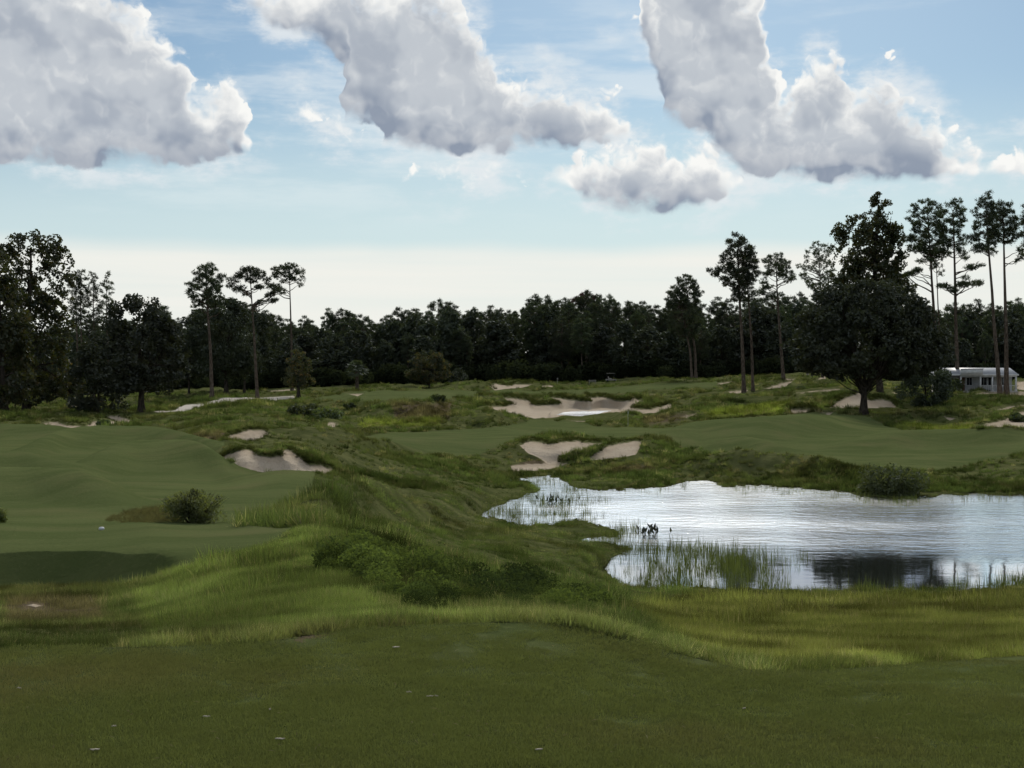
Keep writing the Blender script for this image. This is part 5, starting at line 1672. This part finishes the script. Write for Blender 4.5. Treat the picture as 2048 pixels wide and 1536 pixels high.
M_WISP = leaf_material("willowy_leaves", (0.11, 0.135, 0.045), (0.17, 0.195, 0.075), 0.55)
b_ = ground_at(388, 1046)
bush("shrub", b_, 0.80, 0.66, 6500, 0.042, 700, M_WISP, "rounded leafy shrub with wispy shoots behind the raised left tee", wisps=170)
b_ = ground_at(-8, 1046)
bush("shrub", b_, 0.26, 0.30, 1500, 0.042, 701, M_WISP, "wispy shrub cut off by the left edge of the picture", wisps=90)
b_ = ground_at(1783, 986)
bush("shrub", (b_[0], b_[1], POND_LEVEL), 2.35, 1.75, 9000, 0.13, 702, M_SHRUB, "broad dark bush standing at the far edge of the pond", wisps=60)
for (x, y), r, h, lb in (((600, 832), 1.5, 1.3, "small dark shrub at the left of the shrubby rough"), ((625, 830), 1.4, 1.5, "upright dark shrub in the shrubby rough"), ((652, 836), 2.2, 1.2, "wide brownish shrub in the shrubby rough"),
                         ((700, 818), 0.9, 0.8, "lone small shrub above the shrubby rough"), ((205, 853), 0.7, 0.7, "tiny round shrub on the left sand path"), ((2036, 838), 0.9, 1.0, "small shrub on the sandy slope at the right edge"),
                         ((875, 806), 1.0, 1.0, "small shrub on the crest of the earthy mound"), ((1602, 779), 1.0, 0.8, "low dark shrub left of the big oak"), ((1903, 787), 1.9, 2.9, "yellow-green bush beside the white house")):
    bush("shrub", ground_at(x, y), r, h, 1500, 0.26, 710 + x, M_SHRUB, lb)

# brambles over the bank
def leafy_clump(name, seed):
    rs = np.random.RandomState(seed)
    S = Soup()
    c = ball(rs, 800, 0.3) * np.array([0.42, 0.42, 0.34]) + np.array([0, 0, 0.20])
    c = c[c[:, 2] > -0.05]
    S.add(*leaves(c, 0.05 * (0.6 + 0.8 * rs.rand(len(c))), rs, 'quad', 0.8))
    me = S.mesh(name)
    me.materials.append(M_BLADE)
    return me


K_BRAM = [source(leafy_clump(f"bramble_{i}", 800 + i)) for i in range(5)]
BRAMBLE = [[(690, 1078), (740, 1090), (800, 1135), (850, 1128), (920, 1140), (980, 1175), (985, 1210), (900, 1222), (820, 1222), (760, 1200), (720, 1165), (640, 1150), (660, 1110)],
           [(1000, 1170), (1040, 1158), (1085, 1160), (1110, 1185), (1160, 1195), (1230, 1222), (1268, 1240), (1200, 1246), (1100, 1228), (1010, 1212)]]
F_BR = field(BRAMBLE)
u, v, P, look, ok = sample(9000, 600, 1300, 1255, 1050)
br = look(F_BR)
keep = ok & (br > -4) & (P[:, 1] < 34) & (RS.rand(len(u)) < 0.13 * sm(br, -5, 2) * np.clip(0.6 + 2.5 * fbm(P[:, 0] / 0.8, P[:, 1] / 1.4, 99, 2), 0.1, 1.3))
P_ = P[keep]
k_ = np.clip(fbm(P_[:, 0] / 0.9, P_[:, 1] / 1.6, 97, 2) * 3 + 0.4, 0, 1)[:, None]
tc = np.array([0.040, 0.056, 0.024]) * (1 - k_) + np.array([0.095, 0.125, 0.040]) * k_
sz = (0.35 + 0.55 * RS.rand(len(P_))) * (0.45 + 0.40 * sm(br[keep], 0, 16)) * np.clip(P_[:, 1] / 19, 0.6, 1.15)
strew("brambles", P_, sz, tc * (0.7 + 0.6 * RS.rand(len(P_)))[:, None], K_BRAM, "tangled dark green brambles covering the bank above the near tee", 9, tilt=0.3)
print("brambles", len(P_))

# dead brown grass beside the shrub
u, v, P, look, ok = sample(900, 214, 360, 1046, 1012)
keep = ok & (v > np.interp(u, [214, 260, 345], [1038, 1022, 1012]))
P_ = P[keep]
strew("dead_grass", P_, 0.28 + 0.42 * RS.rand(len(P_)) * np.clip((u[keep] - 214) / 100, 0.2, 1), np.array([0.10, 0.092, 0.050])[None] * (0.6 + 0.8 * RS.rand(len(P_)))[:, None], K_MEAD, "brown dead grass lying beside the rounded shrub", 10, tilt=0.4)


def water_plant(base, h, n, spread, seed, label):
    """upright stalks with lance-shaped leaves"""
    rs = np.random.RandomState(seed)
    o = tree_root("water_plant", base, label, 'plant')
    st, lf = Soup(), Soup()
    for i in range(n):
        x0 = np.array([rs.randn() * spread, rs.randn() * spread * 0.5, -0.15])
        hh = h * (0.5 + 0.55 * rs.rand())
        tip = x0 + np.array([rs.randn() * 0.15, rs.randn() * 0.1, hh])
        p = curve3(x0, tip, 0, rs, 4)
        st.add(*tube(p, [0.012, 0.011, 0.009, 0.007], 4))
        dr = np.array([rs.randn() * 0.5, rs.randn() * 0.3, 1.0]); dr /= np.linalg.norm(dr)
        sd = np.cross(dr, rs.randn(3)); sd /= np.linalg.norm(sd)
        L, w = 0.24 + 0.1 * rs.rand(), 0.055
        a = tip - dr * L * 0.3
        lf.add([a, a + sd * w + dr * L * 0.3, a + sd * w * 0.7 + dr * L * 0.65, a + dr * L, a - sd * w * 0.7 + dr * L * 0.65, a - sd * w + dr * L * 0.3], [(0, 1, 2, 3), (0, 3, 4, 5)])
    add_obj("stalks", st.mesh("stalks"), M_SHRUB, o)
    add_obj("leaves", lf.mesh("leaves"), M_OAK, o)


def on_water(px, py):
    d = 8.0 * FPX / (py - VH)
    return (d * (px - CX) / FPX, d, POND_LEVEL)


water_plant(on_water(1296, 1074), 0.62, 34, 0.30, 901, "dark clump of broad-leaved water plants on the near spit of the pond")
water_plant(on_water(1112, 1008), 0.55, 30, 0.65, 902, "low line of water plants in the narrow arm of the pond")


# ------------------------------------------------------------------ white house with a porch
def paint(name, c, rough=0.6, grain=0.06):
    m, g, out = new_mat(name)
    P = g.n('ShaderNodeNewGeometry').outputs['Position']
    n = g.noise(P, 2.2, 4, 0.6)
    b = g.n('ShaderNodeBsdfPrincipled')
    g.put(b.inputs['Base Color'], g.mix(g.smooth(n, 0.3, 0.7), tuple(k * (1 - grain * 2) for k in c), tuple(min(1, k * (1 + grain)) for k in c)))
    b.inputs['Roughness'].default_value = rough
    b.inputs['Specular IOR Level'].default_value = 0.25
    g.put(out.inputs[0], b.outputs[0])
    return m


M_WHITE = paint("white_paint", (0.55, 0.56, 0.57))
M_SIDING = paint("white_siding", (0.38, 0.39, 0.40))
M_ROOF = paint("grey_metal_roof", (0.30, 0.31, 0.33), 0.45)
M_GLASS = paint("dark_window", (0.02, 0.022, 0.026), 0.12, 0.0)
M_BRICK = paint("brown_door", (0.12, 0.07, 0.045))
M_CONC = paint("concrete_slab", (0.36, 0.34, 0.31), 0.9)


def box(x0, x1, y0, y1, z0, z1):
    v = [(x, y, z) for z in (z0, z1) for y in (y0, y1) for x in (x0, x1)]
    f = [(0, 2, 3, 1), (4, 5, 7, 6), (0, 1, 5, 4), (2, 6, 7, 3), (0, 4, 6, 2), (1, 3, 7, 5)]
    return np.array(v, float), np.array(f)


def boxes(name, bs, mat, parent):
    S = Soup()
    for b in bs:
        S.add(*box(*b))
    return add_obj(name, S.mesh(name), mat, parent)


def house():
    g0 = ground_at(1962, 784)
    d = 221.0
    g0 = ((1962 - CX) / FPX * d, d, EYE - d * (783 - VH) / FPX)
    o = bpy.data.objects.new("white_house", None)
    o.location = g0
    col.objects.link(o)
    tag(o, "small white house with a posted porch behind the right-hand pines", "house")
    s_ = d / FPX
    X = lambda px: (px - 1962) * s_
    boxes("foundation", [(X(1888), X(2034), -0.4, 7.2, -0.7, 0.08)], M_CONC, o)
    # walls of horizontal boards
    x0, x1, H = X(1890), X(2032), 2.75
    boxes("wall", [(x0 + 0.03, x1 - 0.03, 1.83, 7.0, 0.08, H)], M_SIDING, o)
    k = 0
    z = 0.1
    bd = None
    while z < H - 0.05:
        me = bd
        if me is None:
            v, f = box(x0, x1, 1.795, 1.828, 0, 0.17)
            v[:2, 1] -= 0.012
            me = bd = mesh_np("board", v, f); me.materials.append(M_SIDING)
        b = add_obj("board", me, None, o, (0, 0, z))
        z += 0.185
    # roof: low pitch with a lifted gable over the porch entrance
    v = np.array([(x0 - .3, -0.3, 2.62), (x1 + .3, -0.3, 2.62), (x1 + .3, 3.6, 3.62), (x0 - .3, 3.6, 3.62), (x0 - .3, 7.5, 2.62), (x1 + .3, 7.5, 2.62),
                  (x0 - .3, -0.3, 2.50), (x1 + .3, -0.3, 2.50), (x1 + .3, 7.5, 2.50), (x0 - .3, 7.5, 2.50)])
    me = mesh_np("roof", v, [np.array([(0, 1, 2, 3), (3, 2, 5, 4), (6, 7, 1, 0), (9, 4, 5, 8), (6, 9, 8, 7)]), np.array([(0, 3, 4), (1, 5, 2), (0, 4, 9), (0, 9, 6), (1, 7, 8), (1, 8, 5)])])
    roof = add_obj("roof", me, M_ROOF, o)
    boxes("fascia", [(x0 - .33, x1 + .33, -0.36, -0.303, 2.42, 2.66)], M_WHITE, roof)
    pf = boxes("porch_gable", [(X(1919), X(1962), -0.9, -0.45, 2.62, 3.42), (X(1917), X(1964), -0.95, -0.40, 3.42, 3.52)], M_WHITE, o)
    boxes("beam", [(X(1919), X(2033), -0.28, -0.08, 2.26, 2.497)], M_WHITE, o)
    for px in (1921, 1960, 1984, 2008, 2031):
        boxes("post", [(X(px) - 0.11, X(px) + 0.11, -0.29, -0.07, 0.08, 2.257), (X(px) - 0.15, X(px) + 0.15, -0.33, -0.03, 0.08, 0.3)], M_WHITE, o)
    for px, w in ((1946, 0.8), (1975, 0.9), (1990, 0.9), (2018, 0.9), (1902, 0.9)):
        wn = boxes("window", [(X(px) - w / 2, X(px) + w / 2, 1.76, 1.775, 0.95, 2.1)], M_GLASS, o)
        boxes("frame", [(X(px) - w / 2 - .08, X(px) - w / 2, 1.735, 1.79, 0.87, 2.18), (X(px) + w / 2, X(px) + w / 2 + .08, 1.735, 1.79, 0.87, 2.18), (X(px) - w / 2, X(px) + w / 2, 1.735, 1.79, 2.1, 2.18),
                        (X(px) - w / 2, X(px) + w / 2, 1.735, 1.79, 0.87, 0.95), (X(px) - 0.02, X(px) + 0.02, 1.74, 1.758, 0.95, 2.1)], M_WHITE, wn)
    dr = boxes("door", [(X(1931) - 0.45, X(1931) + 0.45, 1.74, 1.79, 0.08, 2.12)], M_BRICK, o)
    boxes("handle", [(X(1931) + 0.3, X(1931) + 0.36, 1.70, 1.74, 1.0, 1.14)], M_ROOF, dr)
    boxes("railing", [(X(1964), X(2030), -0.22, -0.16, 0.9, 0.98)] + [(X(1964) + q * 0.3, X(1964) + q * 0.3 + 0.04, -0.21, -0.17, 0.08, 0.9) for q in range(1, 17)], M_WHITE, o)


house()

# ------------------------------------------------------------------ small things on the course
def lathe(prof, n=12):
    prof = np.array(prof, float)
    th = np.arange(n) / n * 6.2831853
    v = np.stack([prof[:, 0:1] * np.cos(th), prof[:, 0:1] * np.sin(th), np.repeat(prof[:, 1:2], n, 1)], 2).reshape(-1, 3)
    i, j = np.meshgrid(np.arange(len(prof) - 1), np.arange(n), indexing='ij')
    f = np.stack([i * n + j, i * n + (j + 1) % n, (i + 1) * n + (j + 1) % n, (i + 1) * n + j], 2).reshape(-1, 4)
    return v, f


# tee marker: a low rounded block on a spike
b_ = ground_at(203, 1060)
S = Soup(); S.add(*lathe([(0.004, -0.06), (0.006, 0.0), (0.05, 0.002), (0.062, 0.02), (0.058, 0.045), (0.04, 0.062), (0.0, 0.068)], 14))
o = add_obj("tee_marker", S.mesh("tee_marker", True), M_WHITE, None, b_)
tag(o, "small white tee marker on the raised left tee", "tee marker")

# flagstick on the green
b_ = ground_at(1256, 852)
o = tree_root("flagstick", b_, "thin pale flagstick standing on the fairway green below the sandy waste", "flagstick")
S = Soup(); S.add(*lathe([(0.012, -0.1), (0.012, 0.7), (0.010, 1.9), (0.0, 1.91)], 8)); add_obj("pole", S.mesh("pole", True), M_WHITE, o)
t = np.linspace(0, 1, 7)
v = np.concatenate([np.stack([0.012 + 0.05 * t, 0.03 * np.sin(t * 5), 1.86 - 0.22 * t], 1), np.stack([0.012 + 0.03 * t, 0.03 * np.sin(t * 5 + 0.4), 1.66 - 0.10 * t], 1)])
f = np.array([(i, i + 1, i + 8, i + 7) for i in range(6)])
add_obj("flag", mesh_np("flag", v, f), M_WHITE, o)

# pale snag left of the oak
b_ = ground_at(1615, 748)
o = tree_root("dead_trunk", b_, "pale bare trunk stub standing on the right-hand rise", "dead tree")
rs = np.random.RandomState(5)
S = Soup(); S.add(*tube([(0, 0, -0.2), (0.02, 0, 0.8), (-0.03, 0, 1.8), (0.0, 0, 2.6), (0.05, 0, 2.75)], [0.32, 0.24, 0.22, 0.20, 0.04], 9))
add_obj("stem", S.mesh("stem", True), M_PALEBARK, o)
S = Soup(); S.add(*tube([(0, 0, 2.0), (0.25, 0.05, 2.3), (0.34, 0.05, 2.6)], [0.07, 0.05, 0.02], 6))
add_obj("branch_stub", S.mesh("branch_stub", True), M_PALEBARK, o)


# bench, cart and ball washer far off on the skyline
M_DULL = paint("weathered_paint", (0.22, 0.21, 0.19))


def bench(px, py, label):
    b = ground_at(px, py)
    o = tree_root("bench", b, label, "bench")
    for i in range(3):
        boxes("seat_slat", [(-0.8, 0.8, -0.22 + i * 0.16, -0.10 + i * 0.16, 0.42, 0.46)], M_DULL, o)
    for i in range(2):
        boxes("back_slat", [(-0.8, 0.8, 0.26, 0.30, 0.58 + i * 0.18, 0.71 + i * 0.18)], M_DULL, o)
    for sx in (-0.7, 0.62):
        boxes("leg", [(sx, sx + 0.08, -0.2, -0.12, -0.1, 0.417), (sx, sx + 0.08, 0.18, 0.257, -0.1, 0.95)], M_DULL, o)


def cart(px, py, label):
    b = ground_at(px, py)
    o = tree_root("golf_cart", b, label, "golf cart")
    v, f = box(-1.15, 1.15, -0.6, 0.6, 0.25, 0.62)
    v[[5, 7], 2] -= 0.1
    add_obj("body", mesh_np("body", v, f), M_DULL, o)
    boxes("seat", [(-0.5, 0.1, -0.55, 0.55, 0.623, 0.80), (-0.62, -0.503, -0.55, 0.55, 0.64, 1.15)], M_CONC, o)
    boxes("roof", [(-0.95, 0.75, -0.62, 0.62, 1.80, 1.88)], M_DULL, o)
    for x in (-0.9, 0.66):
        for y in (-0.58, 0.54):
            boxes("roof_post", [(x, x + 0.04, y, y + 0.04, 0.6, 1.797)], M_GLASS, o)
    boxes("windscreen", [(0.705, 0.72, -0.535, 0.535, 0.62, 1.79)], M_GLASS, o)
    for x in (-0.78, 0.78):
        for y in (-0.62, 0.5):
            v, f = lathe([(0.0, 0.0), (0.21, 0.0), (0.23, 0.03), (0.23, 0.11), (0.21, 0.14), (0.0, 0.14)], 14)
            v = np.stack([v[:, 0] + x, v[:, 2] + y - 0.01, v[:, 1] + 0.22], 1)
            add_obj("wheel", mesh_np("wheel", v, f), M_GLASS, o)


bench(1185, 769, "white bench-like object on the skyline behind the far green")
cart(1222, 764, "tiny white cart at the forest edge right of the white bench")
b_ = ground_at(1115, 769)
o = tree_root("ball_washer", b_, "small pale post on the skyline behind the far green bunker", "post")
S = Soup(); S.add(*lathe([(0.05, -0.1), (0.05, 0.8), (0.0, 0.8)], 8)); add_obj("pole", S.mesh("pole"), M_DULL, o)
boxes("head", [(-0.16, 0.16, -0.12, 0.12, 0.803, 1.25)], M_DULL, o)


# pale scraps on the tee
def scrap(px, py, L, w, ang, seed, label):
    rs = np.random.RandomState(seed)
    b = ground_at(px, py)
    n = 9
    t = np.linspace(-1, 1, n)
    wv = w * np.sqrt(np.clip(1 - t * t, 0.02, 1)) * (0.7 + 0.6 * rs.rand(n))
    zc = 0.017 + 0.0012 * rs.randn(n)
    up = np.stack([t * L / 2, wv, zc], 1); dn = np.stack([t * L / 2, -wv, zc], 1)
    up2, dn2 = up - [0, 0, 0.004], dn - [0, 0, 0.004]
    v = np.concatenate([up, dn, up2, dn2]) * [0.8, 1.0, 1]
    f = []
    for i in range(n - 1):
        f += [(i, i + 1, n + i + 1, n + i), (2 * n + i, 3 * n + i, 3 * n + i + 1, 2 * n + i + 1), (i, 2 * n + i, 2 * n + i + 1, i + 1), (n + i, n + i + 1, 3 * n + i + 1, 3 * n + i)]
    o = add_obj("pale_scrap", mesh_np("pale_scrap", v, np.array(f)), M_SCRAP, None, b)
    o.rotation_euler = (0, 0, ang)
    return tag(o, label, "scrap", "pale scraps on the near tee")


M_SCRAP = paint("dry_scrap", (0.32, 0.29, 0.23), 0.9)
for i, (x, y, L, w, a, lb) in enumerate((
        (190, 1513, 0.05, 0.008, 0.1, "pale dry scrap on the tee turf nearest the lower left corner"), (228, 1463, 0.028, 0.006, 0.3, "short pale scrap just above the lower left corner one"),
        (413, 1441, 0.045, 0.005, 0.0, "thin long pale scrap on the tee, left of the round pale fleck"), (540, 1425, 0.012, 0.007, 0.5, "tiny round pale fleck on the tee turf left of the middle"),
        (560, 1488, 0.055, 0.007, 0.05, "longest pale scrap on the tee turf near the bottom edge"), (818, 1387, 0.035, 0.004, 0.0, "thin pale scrap upper left of the pair on the tee"),
        (860, 1395, 0.045, 0.004, 0.1, "thin pale scrap touching a bright round fleck on the tee"), (873, 1395, 0.014, 0.009, 0.8, "bright round pale fleck at the end of a thin scrap"),
        (38, 1381, 0.03, 0.004, 0.2, "pale scrap on the tee turf at the left picture edge"), (792, 1300, 0.055, 0.012, 0.4, "broad pale scrap close behind the tee's far edge"),
        (1078, 1507, 0.04, 0.005, 0.1, "pale scrap at the bottom middle of the tee turf"), (1488, 1422, 0.03, 0.005, 0.7, "lone pale scrap on the right half of the tee turf"))):
    scrap(x, y, L, w, a, 950 + i, lb)
